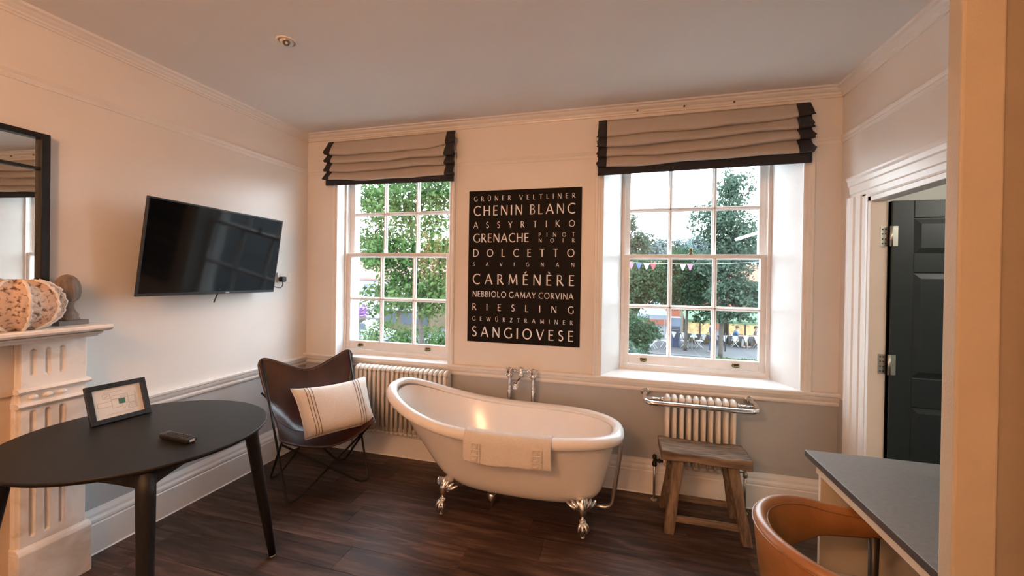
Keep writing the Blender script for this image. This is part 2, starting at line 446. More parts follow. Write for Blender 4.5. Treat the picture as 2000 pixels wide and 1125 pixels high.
# ---- sash windows
def window(idx, op, ys, sx0, sx1, lining, arch_w, label_bits):
    """op: wall opening; ys: y of inner (lower) sash face; sx0..sx1: sash box width."""
    x0, x1, z0, z1 = op
    w = struct('window_%d' % idx, ((x0 + x1) / 2, ys, z0))
    zt = 2.50
    # linings (sides, head) as slabs from the room face to the sash box
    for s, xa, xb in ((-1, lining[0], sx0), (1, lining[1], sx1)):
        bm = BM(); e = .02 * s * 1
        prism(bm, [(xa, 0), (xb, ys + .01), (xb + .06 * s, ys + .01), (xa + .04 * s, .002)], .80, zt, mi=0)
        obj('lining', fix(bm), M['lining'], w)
        # box frame stiles: inner bead, parting bead and outer lining
        bm = BM(); xe = xb
        box(bm, (min(xe, xe + .06 * s), ys + .008, z0), (max(xe, xe + .06 * s), ys + .16, zt))
        box(bm, (min(xe - .014 * s, xe + .01 * s), ys - .014, z0), (max(xe - .014 * s, xe + .01 * s), ys - .002, zt))
        box(bm, (min(xe - .010 * s, xe + .01 * s), ys + .0405, z0), (max(xe - .010 * s, xe + .01 * s), ys + .0495, zt))
        box(bm, (min(xe - .02 * s, xe + .06 * s), ys + .092, z0), (max(xe - .02 * s, xe + .06 * s), ys + .112, zt))
        obj('sash_box', bm, M['sash'], w, bevel=.002, seg=1)
    obj('head', bx((x0, -.0, zt), (x1, ys + .16, z1)), M['sash'], w)
    bm = BM(); box(bm, (sx0 - .02, ys - .012, z0 + .03), (sx1 + .02, ys + .20, z0 + .062)); box(bm, (sx0 - .03, ys - .02, z0 + .02), (sx1 + .03, ys + .21, z0 + .036))
    obj('sill_frame', bm, M['sash'], w, bevel=.003)
    obj('window_board', bx((lining[0] - .01, -.036, z0 - .012), (lining[1] + .01, ys + .2, z0 + .022)), M['sash'], w, bevel=.006)
    # architrave
    bm = BM()
    ap = [(0, 0), (.012, 0), (.016, .006), (.016, .02), (.022, .028), (.022, arch_w - .024), (.027, arch_w - .018), (.027, arch_w - .004), (.02, arch_w), (0, arch_w)]
    for s, xa in ((-1, lining[0]), (1, lining[1])):
        P = [(xa + s * v, -d) for d, v in ap]
        prism(bm, P, HD + .005, zt + .06)
    prism(bm, [(-d, zt + v) for d, v in ap], lining[0] - arch_w, lining[1] + arch_w, Matrix(((0, 0, 1, 0), (1, 0, 0, 0), (0, 1, 0, 0), (0, 0, 0, 1))))
    obj('architrave', fix(bm), M['trim'], w)
    # two sashes
    zr = 1.715
    for nm, ya, za, zb, rows in (('lower_sash', ys, z0 + .066, zr + .018, (.073, .030)), ('upper_sash', ys + .05, zr - .020, zt, (.036, .05))):
        bm = BM(); a, b = sx0 + .004, sx1 - .004; th = .038; st = .050
        bot, top = rows
        box(bm, (a, ya, za), (a + st, ya + th, zb)); box(bm, (b - st, ya, za), (b, ya + th, zb))
        box(bm, (a + st, ya, za), (b - st, ya + th, za + bot)); box(bm, (a + st, ya, zb - top), (b - st, ya + th, zb))
        sash = obj(nm, bm, M['sash'], w, bevel=.003, seg=1)
        gx0, gx1, gz0, gz1 = a + st, b - st, za + bot, zb - top
        bw = .031
        cw = (gx1 - gx0 - 2 * bw) / 3; ch = (gz1 - gz0 - bw) / 2
        for k in (1, 2):
            xx = gx0 + k * cw + (k - 1) * bw
            bm = BM(); prism(bm, [(xx, ya + .036), (xx + bw, ya + .036), (xx + bw, ya + .018), (xx + bw * .72, ya + .012), (xx + bw * .66, ya + .002), (xx + bw * .34, ya + .002), (xx + bw * .28, ya + .012), (xx, ya + .018)], gz0, gz1)
            obj('glazing_bar', fix(bm), M['sash'], sash)
        zz = gz0 + ch
        bm = BM(); prism(bm, [(ya + .036, zz), (ya + .036, zz + bw), (ya + .018, zz + bw), (ya + .012, zz + bw * .72), (ya + .002, zz + bw * .66), (ya + .002, zz + bw * .34), (ya + .012, zz + bw * .28), (ya + .018, zz)], gx0, gx1, Matrix(((0, 0, 1, 0), (1, 0, 0, 0), (0, 1, 0, 0), (0, 0, 0, 1))))
        obj('glazing_bar', fix(bm), M['sash'], sash)
        for i in range(3):
            for jj in range(2):
                xa = gx0 + i * (cw + bw); za_ = gz0 + jj * (ch + bw)
                obj('pane', bx((xa - .002, ya + .022, za_ - .002), (xa + cw + .002, ya + .025, za_ + ch + .002)), M['glass'], sash)
        if nm == 'lower_sash':
            for fx in (.16, .80):
                xx = a + (b - a) * fx; zc = za + .035
                bm = BM(); box(bm, (xx - .024, ya - .004, zc - .010), (xx + .024, ya, zc + .014))
                tube(bm, smooth_path([(xx - .022, ya - .002, zc + .004), (xx - .016, ya - .020, zc - .004), (xx, ya - .026, zc - .006), (xx + .016, ya - .020, zc - .004), (xx + .022, ya - .002, zc + .004)], 4), .0055, 8)
                obj('sash_lift', bm, M['brass'], sash)
            xx = (a + b) / 2 - .01
            bm = lathe(BM(), [(.022, 0), (.022, .004), (.010, .010), (.007, .026), (.012, .034), (.012, .044), (.004, .050)], (xx, ya + .02, zb), 12)
            obj('sash_lock', bm, M['brass'], sash)
    return w
window(1, W1, .10, -2.418, -1.368, (-2.425, -1.345), .048, '')
window(2, W2, .27, .030, 1.062, (-.115, 1.165), .062, '')

# ---- door in the right wall
d = struct('door_1', (XR, (DY0 + DY1) / 2, 0))
aw = .170
ap = [(0, 0), (.014, 0), (.017, .012), (.017, .045), (.024, .052), (.024, .100), (.032, .108), (.034, .135), (.040, .150), (.040, .164), (.030, aw), (0, aw)]
bm = BM()
prism(bm, [(XR - dd_, DY1 + v) for dd_, v in ap], 0, DZ + .02)
prism(bm, [(XR - dd_, DY0 - v) for dd_, v in ap], 0, DZ + .02)
bmt = BM(); prism(bmt, [(XR - dd_, DZ + v * .87) for dd_, v in ap], DY0 - aw, DY1 + aw, Matrix(((1, 0, 0, 0), (0, 0, 1, 0), (0, 1, 0, 0), (0, 0, 0, 1))))
obj('architrave', fix(bm), M['trim'], d); obj('architrave', fix(bmt), M['trim'], d)
bm = BM(); box(bm, (XR - .012, DY1 - .028, 0), (XR + .070, DY1, DZ)); box(bm, (XR - .012, DY0, 0), (XR + .070, DY0 + .028, DZ)); box(bm, (XR - .012, DY0, DZ - .028), (XR + .070, DY1, DZ))
obj('jamb', bm, M['trim'], d, bevel=.002, seg=1)
lx0, lx1, ly0, ly1 = XR + .078, XR + .078 + .74, DY1 - .050, DY1 - .010
leaf = obj('door_leaf', bx((lx0, ly0 + .010, .012), (lx1, ly1 - .010, DZ - .034)), M['door'], d)
cols = ((lx0 + .10, lx0 + .325), (lx0 + .415, lx0 + .64)); rows = ((.22, .86), (1.02, 1.60), (1.70, 1.90))
zs = [.012, *[v for r_ in rows for v in r_], DZ - .034]; xs = [lx0, cols[0][0], cols[0][1], cols[1][0], cols[1][1], lx1]
for k in (0, 2, 4):
    obj('stile', bx((xs[k], ly0, .012), (xs[k + 1], ly1, DZ - .034)), M['door'], leaf, bevel=.003)
for k in (0, 2, 4, 6):
    for c0, c1 in cols:
        obj('rail', bx((c0, ly0 + .0005, zs[k]), (c1, ly1 - .0005, zs[k + 1])), M['door'], leaf, bevel=.003)
for c0, c1 in cols:
    for r0, r1 in rows:
        bm = BM(); b_ = .034; o1 = .006
        A = [bm.verts.new(q) for q in ((c0 + o1, ly0 + .0095, r0 + o1), (c1 - o1, ly0 + .0095, r0 + o1), (c1 - o1, ly0 + .0095, r1 - o1), (c0 + o1, ly0 + .0095, r1 - o1))]
        B = [bm.verts.new(q) for q in ((c0 + b_, ly0 + .002, r0 + b_), (c1 - b_, ly0 + .002, r0 + b_), (c1 - b_, ly0 + .002, r1 - b_), (c0 + b_, ly0 + .002, r1 - b_))]
        for k in range(4): bm.faces.new((A[k], A[(k + 1) % 4], B[(k + 1) % 4], B[k]))
        bm.faces.new(B)
        obj('panel', fix(bm), M['door'], leaf)
for hz in (1.80, 1.085, .25):
    bm = BM(); yj = DY1 - .028
    box(bm, (XR + .034, yj - .003, hz - .055), (XR + .068, yj, hz + .055))
    box(bm, (lx0 + .002, ly0 - .0025, hz - .055), (lx0 + .026, ly0 - .0003, hz + .055))
    tube(bm, [(XR + .074, yj - .025, hz - .056), (XR + .074, yj - .025, hz + .056)], .007, 10)
    hg = obj('hinge', bm, M['steel'], d)
    bm = BM()
    for sx_ in (XR + .044, XR + .058):
        for q in (-.04, -.014, .014, .04): lathe(bm, [(.004, -.0042), (.004, -.0028)], (sx_, yj, hz + q), 8, 'y')
    obj('screw', bm, M['nail'], hg)['kind'] = 'stuff'
obj('door_knob', lathe(BM(), [(.022, 0), (.022, -.004), (.010, -.010), (.010, -.028), (.024, -.036), (.028, -.046), (.020, -.056), (.002, -.058)], (lx1 - .06, ly0, 1.0), 16, 'y'), M['chrome'], d)

# ================================================================== BATH
RX0, RX1, RYC, RB, RN = -1.526, .015, -.472, .327, 2.57
def se(t, xc, yc, a, b, n):
    c, s = math.cos(t), math.sin(t)
    return xc + a * math.copysign(abs(c) ** (2 / n), c), yc + b * math.copysign(abs(s) ** (2 / n), s)
def rim_h(x):
    k = min(1, max(0, (x - RX0) / (RX1 - RX0)))
    return .752 * (1 - k) ** 3 + 3 * .494 * k * (1 - k) ** 2 + 3 * .611 * k * k * (1 - k) + .580 * k ** 3
def rim_pt(t, off=0):
    x, y = se(t, (RX0 + RX1) / 2, RYC, (RX1 - RX0) / 2 + off, RB + off, RN)
    return Vector((x, y, rim_h(x)))
bt = thing('bathtub', 'white freestanding slipper bath on chrome claw feet under the poster', 'bathtub', (-.75, RYC, 0))
NT = 72
def shell(off, zb, bx0, bx1, hw, cx0, cx1, chw, topdz, lev=14):
    V = []; F = []
    ts = [2 * PI * i / NT for i in range(NT)]
    for j in range(lev):
        u = j / (lev - 1)
        for t in ts:
            B = Vector((*se(t, (bx0 + bx1) / 2, RYC, (bx1 - bx0) / 2, hw, 2.3), zb))
            C = Vector((*se(t, (cx0 + cx1) / 2, RYC, (cx1 - cx0) / 2, chw, 2.5), zb))
            T = rim_pt(t, off) + Vector((0, 0, topdz))
            Q = C + (T - C) * .30
            if u < .55:
                k = u / .55; p = B * (1 - k) ** 2 + C * 2 * k * (1 - k) + Q * k * k
            else:
                k = (u - .55) / .45; p = Q + (T - Q) * k
            V.append(p)
    for j in range(lev - 1):
        for i in range(NT):
            i2 = (i + 1) % NT; F.append((j * NT + i, j * NT + i2, (j + 1) * NT + i2, (j + 1) * NT + i))
    F.append(tuple(range(NT - 1, -1, -1)))
    return V, F, [(lev - 1) * NT + i for i in range(NT)]
V1, F1, top1 = shell(-.012, .135, -.99, -.27, .085, -1.12, -.10, .145, -.012)
V2, F2, top2 = shell(-.040, .175, -.93, -.30, .06, -1.05, -.16, .115, .005)
n1 = len(V1); F = list(F1) + [tuple(reversed([k + n1 for k in f])) for f in F2]
for i in range(NT):
    i2 = (i + 1) % NT; F.append((top1[i], top1[i2], top2[i2] + n1, top2[i] + n1))
obj('tub_shell', (V1 + V2, F), M['enamel'], bt, auto=50)
bm = BM()
rp_ = []
NR = 120
for i in range(NR):
    t = 2 * PI * i / NR
    p = rim_pt(t); rp_.append(p)
rings = []
for i in range(NR):
    p = rp_[i]; tn = (rp_[(i + 1) % NR] - rp_[i - 1]).normalized(); out = Vector((tn.y, -tn.x, 0)).normalized(); up = Vector((0, 0, 1))
    ring = []
    for dx_, dz_ in ((-.040, .006), (-.034, .022), (-.018, .034), (.004, .036), (.022, .028), (.032, .012), (.034, -.006), (.029, -.021), (.018, -.029), (.004, -.028), (-.004, -.018), (-.012, -.008)):
        ring.append(bm.verts.new(p + out * dx_ + up * dz_))
    rings.append(ring)
for i in range(NR):
    A, B = rings[i], rings[(i + 1) % NR]
    for k in range(12):
        bm.faces.new((A[k], A[(k + 1) % 12], B[(k + 1) % 12], B[k]))
obj('rolled_rim', fix(bm), M['enamel'], bt, smooth=True)
# claw feet
def claw_foot(x, y, dirx, diry, first=None):
    """Cabriole leg: bracket against the tub, ball held by a claw, levelling pad."""
    bm = BM(); o = Vector((x, y, 0)); dv = Vector((dirx, diry, 0)).normalized(); sd = Vector((-dv.y, dv.x, 0))
    pts = [o + dv * a + Vector((0, 0, z)) for a, z in ((-.085, .200), (-.045, .190), (-.018, .165), (-.012, .135), (-.022, .108), (-.016, .090), (.002, .078))]
    tube(bm, smooth_path(pts, 4), [.020, .026, .031, .033, .034, .034, .033, .032, .030, .029, .027, .025, .023, .0215, .020, .0195, .019, .019, .019, .020, .021, .022, .023, .023, .022], 12)
    # acanthus bracket: five overlapping lobes spread on the tub wall
    for k in range(-3, 4):
        a = k * .026
        base = o + dv * -.026 + Vector((0, 0, .150)); tip = o + dv * (-.030 - abs(k) * .008) + sd * a * 1.2 + Vector((0, 0, .226 - abs(k) * .012))
        mid = (base + tip) / 2 + dv * .014 + sd * a * .15
        tube(bm, smooth_path([base, mid, tip], 4), [.012, .015, .016, .016, .015, .013, .011, .008, .004], 8)
    leg = obj('claw_foot', bm, M['chrome'], bt, smooth=True)
    bm = sphere(BM(), o + Vector((0, 0, .045)), .026, 14, 9)
    obj('ball', bm, M['chrome'], leg)
    bm = BM()
    for an in (-1.1, -.38, .38, 1.1, PI):
        dd2 = dv * math.cos(an) + sd * math.sin(an)
        tube(bm, smooth_path([o + dd2 * .008 + Vector((0, 0, .088)), o + dd2 * .024 + Vector((0, 0, .076)), o + dd2 * .034 + Vector((0, 0, .052)), o + dd2 * .029 + Vector((0, 0, .028)), o + dd2 * .020 + Vector((0, 0, .020))], 3), [.008, .009, .0095, .010, .0095, .009, .0095, .0095, .009, .008, .006, .004, .002], 7)
    obj('claw', bm, M['chrome'], leg)
    obj('levelling_pad', lathe(BM(), [(.012, 0), (.013, .003), (.011, .006), (.005, .008), (.005, .022)], o, 12), M['steel'], leg)
claw_foot(-1.087, -.661, -.45, -.9); claw_foot(-.182, -.645, .35, -.94)
claw_foot(-1.087, -.285, -.45, .9); claw_foot(-.182, -.297, .35, .94)
bm = BM(); lathe(bm, [(.012, .138), (.012, .10), (.022, .098), (.030, .085), (.033, .06), (.028, .036), (.014, .022), (.010, .010), (.012, 0)], (-.80, -.49, 0), 16)
obj('waste_trap', bm, M['chrome'], bt)
bm = BM(); tube(bm, fillet([(-.16, -.50, .125), (-.02, -.515, .125), (.035, -.51, .54), (-.03, -.50, .56)], .06, 6), .013, 12)
lathe(bm, [(.026, .0), (.030, .006), (.018, .016), (.016, .03)], (.006, -.503, .545), 14, 'x')
obj('overflow_pipe', bm, M['steel'], bt, smooth=True)

# folded bath mat over the near rim
def rimx(x):
    # near-side rim point at this x
    q = abs((x - (RX0 + RX1) / 2) / ((RX1 - RX0) / 2))
    return Vector((x, RYC - RB * (1 - q ** RN) ** (1 / RN), rim_h(x)))
tx0, tx1 = -.868, -.352
RP = [rimx(tx0 + (tx1 - tx0) * i / 40) for i in range(41)]
def towel_layer(lift, drop, dropin, xa, xb, nv=22):
    prof = []
    k = lift
    prof += [(.046 + k * .2 + 0, -drop), (.046 + k, -drop * .8), (.045 + k, -drop * .55), (.044 + k, -.035), (.042 + k, -.008), (.036 + k * .8, .014 + k * .6), (.022 + k * .5, .033 + k), (.004, .041 + k), (-.016, .039 + k), (-.034, .026 + k * .8), (-.045 - k * .7, .006), (-.052 - k * .6, -dropin * .5), (-.056 - k * .5, -dropin)]
    P = smooth_path([Vector((a, b, 0)) for a, b in prof], 3)
    rnd = random.Random(3)
    ph = [rnd.random() * 6 for _ in range(4)]
    def fn(u, v):
        i = (xa + (xb - xa) * u) * 40; i0 = int(min(39, i)); f = i - i0
        p = RP[i0].lerp(RP[i0 + 1], f)
        q = P[int(round(v * (len(P) - 1)))]
        w_ = .0025 * math.sin(u * 17 + ph[0] + v * 3) + .0015 * math.sin(u * 41 + ph[1])
        hang = max(0, 1 - v * 2.2)
        return Vector((p.x + hang * (u - .5) * .004, p.y - q.x - w_ * hang, p.z + q.y + hang * hang * .004 * math.sin(u * 9 + ph[2])))
    return grid(fn, 49, len(P))
tw = obj('bath_mat', towel_layer(.004, .128, .05, .0, 1.), M['towel'], None, smooth=True, solid=.009)
tag(tw, 'folded white terry bath mat with key border hung over the bath rim', 'towel')
t2 = obj('under_fold', towel_layer(.0, .122, .045, .01, .99), M['towel'], tw, smooth=True, solid=.006)
def key_border(u0, u1):
    bm = BM()
    segs = []
    for r_ in range(3):
        zt = -.014 - r_ * .036
        segs += [((0, zt), (1, zt)), ((0, zt), (0, zt - .026)), ((0, zt - .026), (.62, zt - .026)), ((.62, zt - .026), (.62, zt - .012)), ((1, zt), (1, zt - .036))]
    for a, b in segs:
        pts = []
        for k in range(5):
            f = k / 4; u = u0 + (u1 - u0) * (a[0] + (b[0] - a[0]) * f); z = a[1] + (b[1] - a[1]) * f
            p = RP[int(round(u * 40))]
            i = u * 40; i0 = int(min(39, i)); p = RP[i0].lerp(RP[i0 + 1], i - i0)
            pts.append((p.x, p.y - .054 - (.001 if z < -.02 else 0), p.z + z))
        tube(bm, pts, .0058, 6)
    o = obj('key_border', bm, M['towel'], tw, smooth=True); o['kind'] = 'stuff'
key_border(.10, .20); key_border(.80, .90)

# freestanding bath filler behind the bath
tp = thing('bath_tap', 'chrome freestanding bath filler on two standpipes behind the bath', 'tap', (-.705, -.085, 0))
bm = BM(); ty = -.085
for x in (-.796, -.612):
    b1 = lathe(BM(), [(.030, 0), (.030, .008), (.018, .014), (.0165, .03), (.0165, .655), (.019, .668), (.0195, .676), (.012, .680), (.014, .69), (.020, .70)], (x, ty, 0), 18)
    sp = obj('standpipe', b1, M['chrome'], tp)
    b1 = lathe(BM(), [(.013, .695), (.018, .70), (.014, .712), (.0125, .74), (.014, .765), (.020, .775), (.026, .782), (.027, .795), (.020, .804), (.018, .812)], (x, ty, 0), 18)
    obj('valve_body', b1, M['chrome'], tp)
    s_ = -1 if x < -.7 else 1
    b1 = sphere(BM(), (x, ty - .004, .825), .024, 16, 10)
    lathe(b1, [(.016, 0), (.022, -.012), (.018, -.022), (.010, -.03)], (x, ty - .020, .822), 14, 'y')
    for k in range(4):
        a = PI / 4 + k * PI / 2
        q = Vector((x, ty - .040, .822)); e = q + Vector((math.cos(a) * .034, 0, math.sin(a) * .034))
        tube(b1, [q, e], [.006, .0045], 8); sphere(b1, e, .0075, 10, 6)
    lathe(b1, [(.013, 0), (.014, -.006), (.008, -.011)], (x, ty - .036, .822), 12, 'y')
    obj('cross_handle', b1, M['chrome'], tp)
b1 = BM(); tube(b1, [(-.776, ty, .824), (-.632, ty, .824)], .0125, 14)
for x in (-.755, -.655): lathe(b1, [(.013, -.006), (.017, -.004), (.017, .004), (.013, .006)], (x, ty, .824), 14, 'x')
sphere(b1, (-.705, ty, .832), .024, 16, 10); lathe(b1, [(.016, 0), (.022, .004), (.024, .03), (.019, .05), (.014, .056)], (-.705, ty, .776), 16)
obj('mixer_body', b1, M['chrome'], tp)
b1 = BM(); tube(b1, smooth_path([(-.705, ty, .785), (-.708, ty - .03, .772), (-.718, ty - .075, .752), (-.724, ty - .10, .735)], 5), [.015] * 10 + [.014] * 6, 14)
lathe(b1, [(.019, 0), (.023, -.005), (.024, -.025), (.020, -.030), (.016, -.028)], (-.724, ty - .10, .742), 16)
obj('spout', b1, M['chrome'], tp)

# ================================================================== RADIATORS
def column_section(h0, h1, depth, ncol, r=.0125):
    """One section of a column radiator around x=0: columns front to back joined by rounded headers."""
    bm = BM()
    ys_ = [-(depth / 2) + depth * k / (ncol - 1) for k in range(ncol)]
    for yy in ys_:
        tube(bm, [(0, yy, h0 + .03), (0, yy, h1 - .03)], r, 10)
    for z, s in ((h0 + .030, -1), (h1 - .030, 1)):
        pts = [(0, ys_[0] - .001, z), (0, ys_[0] + .003, z + s * .012), (0, ys_[0] + depth * .25, z + s * .020), (0, 0, z + s * .024), (0, ys_[-1] - depth * .25, z + s * .020), (0, ys_[-1] - .003, z + s * .012), (0, ys_[-1] + .001, z)]
        tube(bm, smooth_path(pts, 3), [.014] + [.0165] * 17 + [.014], 10)
        # hub where sections screw together
        lathe(bm, [(.019, -.021), (.021, -.012), (.021, .012), (.019, .021)], (0, 0, z), 14, 'x')
    return bm
def radiator(label, x0, pitch, n, yc, h0, h1, depth, ncol, group=None):
    r = thing('column_radiator', label, 'radiator', (x0 + pitch * n / 2, yc, 0))
    first = None
    for i in range(n):
        if first is None:
            first = obj('radiator_section', column_section(h0, h1, depth, ncol), M['rad'], r); first.location = (x0 + pitch / 2, yc, 0)
        else:
            c = dup(first, r); c.location = (x0 + pitch * (i + .5), yc, 0)
    return r
r1 = radiator('long cream column radiator under the left window behind the bath', -2.146, .0425, 20, -.085, .222, .772, .085, 3)
bm = BM()
for x in (-2.155, -1.287):
    bm = BM(); tube(bm, fillet([(x + (.02 if x < -2 else -.02), -.085, .252), (x + (-.035 if x < -2 else .035), -.085, .252), (x + (-.035 if x < -2 else .035), -.085, 0)], .02, 4), .0085, 10)
    obj('pipe', bm, M['steel'], r1, smooth=True)
r2 = radiator('short cream column radiator with chrome towel bar behind the wooden stool', .316, .0455, 10, -.095, .250, .738, .070, 3)
bm = BM()
ybar = -.225; zb = .712
tube(bm, fillet([(.205, -.030, .728), (.186, -.075, .722), (.192, ybar, zb), (.866, ybar, zb), (.884, -.075, .722), (.868, -.030, .728)], .055, 7), .0155, 14)
for x in (.200, .870):
    lathe(bm, [(.034, 0), (.036, -.006), (.028, -.012), (.020, -.016), (.019, -.034)], (x, -.004, .728), 18, 'y')
obj('towel_bar', bm, M['chrome'], r2, smooth=True)
for xa, xb in ((.190, .318), (.770, .882)):
    bm = BM(); tube(bm, [(xa, -.098, .708), (xb, -.098, .708)], .010, 12)
    xm = xb if xa < .3 else xa
    lathe(bm, [(.010, -.01), (.016, -.008), (.016, .008), (.010, .01)], (xm + (-.012 if xa < .3 else .012), -.098, .708), 12, 'x')
    obj('connecting_tube', bm, M['chrome'], r2, smooth=True)
for s, x in ((-1, .262), (1, .828)):
    bm = BM()
    tube(bm, [(x, -.095, 0), (x, -.095, .285)], .0085, 10)
    lathe(bm, [(.022, 0), (.022, .004), (.010, .010)], (x, -.095, 0), 14)
    pp = obj('pipe', bm, M['steel'], r2, smooth=True)
    bm = BM(); lathe(bm, [(.010, .235), (.016, .240), (.016, .262), (.011, .270), (.009, .285), (.014, .290), (.014, .312), (.006, .318)], (x, -.095, 0), 14)
    tube(bm, [(x, -.095, .276), (x - s * .065, -.095, .276)], .010, 10)
    lathe(bm, [(.010, -.008), (.015, -.006), (.015, .006), (.010, .008)], (x - s * .032, -.095, .276), 8, 'x')
    obj('valve', bm, M['steel'] if s > 0 else M['rod'], r2, smooth=True)

# ================================================================== WOODEN STOOL
st = thing('wooden_stool', 'rough weathered wooden stool with splayed legs before the short radiator', 'stool', (.53, -.31, 0))
random.seed(8)
def plank_block(x0, x1, y0, y1, z0, z1, nx, ny, amp):
    """slightly uneven slab with a hollowed, worn top."""
    def top(u, v):
        e = max(abs(u - .5) * 2, abs(v - .5) * 2)
        return Vector((x0 + (x1 - x0) * u, y0 + (y1 - y0) * v + .006 * math.sin(u * 5), z1 - amp * (1 - (abs(u - .5) * 2) ** 2) + .0025 * math.sin(u * 23 + v * 7)))
    V = [top(i / (nx - 1), j / (ny - 1)) for j in range(ny) for i in range(nx)]
    n_ = len(V); V += [Vector((v.x, v.y, z0 + .003 * math.sin(v.x * 31))) for v in V]
    F = []
    for j in range(ny - 1):
        for i in range(nx - 1):
            a = j * nx + i; F.append((a, a + 1, a + nx + 1, a + nx)); F.append((n_ + a, n_ + a + nx, n_ + a + nx + 1, n_ + a + 1))
    for i in range(nx - 1):
        F.append((i, n_ + i, n_ + i + 1, i + 1)); b_ = (ny - 1) * nx + i; F.append((b_, b_ + 1, n_ + b_ + 1, n_ + b_))
    for j in range(ny - 1):
        a = j * nx; F.append((a, a + nx, n_ + a + nx, n_ + a)); b_ = j * nx + nx - 1; F.append((b_, n_ + b_, n_ + b_ + nx, b_ + nx))
    return V, F
obj('seat', plank_block(.272, .775, -.435, -.190, .430, .490, 25, 11, .010), M['old_wood'], st, auto=35, bevel=.006)
def beam(p, q, wx, wy, tap=1):
    p = Vector(p); q = Vector(q); bm = BM()
    R = []
    for k in range(5):
        f = k / 4; c = p.lerp(q, f); a = wx / 2 * (1 + (tap - 1) * f) * (1 + .06 * math.sin(k * 2.3)); b = wy / 2 * (1 + (tap - 1) * f) * (1 + .06 * math.cos(k * 1.9))
        R.append([bm.verts.new(c + Vector((sx_ * a, sy_ * b, 0))) for sx_, sy_ in ((-1, -1), (1, -1), (1, 1), (-1, 1))])
    for A, B in zip(R, R[1:]):
        for k in range(4): bm.faces.new((A[k], A[(k + 1) % 4], B[(k + 1) % 4], B[k]))
    bm.faces.new(R[0][::-1]); bm.faces.new(R[-1]); return fix(bm)
LEG = {}
for nm, top, foot in (('fl', (.375, -.385, .435), (.318, -.445, 0)), ('fr', (.675, -.385, .435), (.745, -.445, 0)), ('bl', (.375, -.24, .435), (.318, -.165, 0)), ('br', (.675, -.24, .435), (.745, -.165, 0))):
    obj('leg', beam(top, foot, .060, .055, .92), M['old_wood_v'], st, bevel=.006, seg=2); LEG[nm] = (Vector(top), Vector(foot))
def at_h(nm, z):
    a, b = LEG[nm]; return b.lerp(a, z / a.z)
def stretcher(a, b, z, w, h):
    p, q = at_h(a, z), at_h(b, z); dv = (q - p); bm = BM(); L = dv.length
    box(bm, (0, -w / 2, -h / 2), (L, w / 2, h / 2), 0, Matrix.Translation(p) @ dv.to_track_quat('X', 'Z').to_matrix().to_4x4()); return bm
for a, b, z in (('fl', 'fr', .085), ('bl', 'br', .085), ('fl', 'bl', .15), ('fr', 'br', .15)):
    obj('stretcher', stretcher(a, b, z, .026, .034), M['old_wood'], st, bevel=.004)

# ================================================================== BUTTERFLY CHAIR
Fv = Vector((.852, -.523, 0)); Wv = Vector((.617, .786, 0)); CC = Vector((-2.14, -.53, 0))
def cp(f, w, z): return CC + Fv * f + Wv * w + Vector((0, 0, z))
ch = thing('butterfly_chair', 'dark brown leather butterfly chair on black rods in the corner', 'chair', CC)
rows_ = [
    [(-.31, -.345, .925), (-.295, -.19, .850), (-.285, 0, .778), (-.295, .19, .848), (-.31, .345, .935)],
    [(-.275, -.325, .76), (-.262, -.16, .70), (-.258, 0, .668), (-.262, .16, .70), (-.275, .325, .77)],
    [(-.21, -.285, .58), (-.215, -.15, .50), (-.222, 0, .470), (-.215, .15, .50), (-.21, .285, .58)],
    [(-.09, -.265, .475), (-.12, -.14, .365), (-.13, 0, .330), (-.12, .14, .365), (-.09, .265, .475)],
    [(.07, -.285, .452), (.06, -.15, .350), (.05, 0, .312), (.06, .15, .350), (.07, .285, .455)],
    [(.235, -.315, .435), (.255, -.17, .372), (.268, 0, .342), (.255, .17, .375), (.235, .315, .455)],
]
def cr(p0, p1, p2, p3, t): return .5 * ((2 * p1) + (p2 - p0) * t + (2 * p0 - 5 * p1 + 4 * p2 - p3) * t * t + (3 * p1 - p0 - 3 * p2 + p3) * t ** 3)
def spl(P, t):
    k = t * (len(P) - 1); i = min(int(k), len(P) - 2); f = k - i
    g = lambda j: P[max(0, min(len(P) - 1, j))]
    return cr(g(i - 1), g(i), g(i + 1), g(i + 2), f)
RV = [[cp(*q) for q in r_] for r_ in rows_]
def sling(u, v):
    # round the corners of the hide: lobes at the two ears and two front horns
    uu = u
    cv = [spl([RV[j][i] for j in range(len(RV))], v) for i in range(5)]
    p = spl(cv, uu)
    return p
def sling_r(u, v):
    """remap so that the outline is rounded at the four tips."""
    e = abs(u - .5) * 2
    cut = max(0, (e - .80) / .20)
    v2 = v
    ct = max(0, (e - .58) / .42)
    if v < .3: v2 = v + (.3 - v) / .3 * .105 * ct ** 2.6
    if v > .80: v2 = v - (v - .80) / .20 * .05 * cut ** 2.2
    return sling(u, v2)
slg = obj('leather_sling', grid(sling_r, 41, 49), M['leather'], ch, smooth=True, solid=.006)
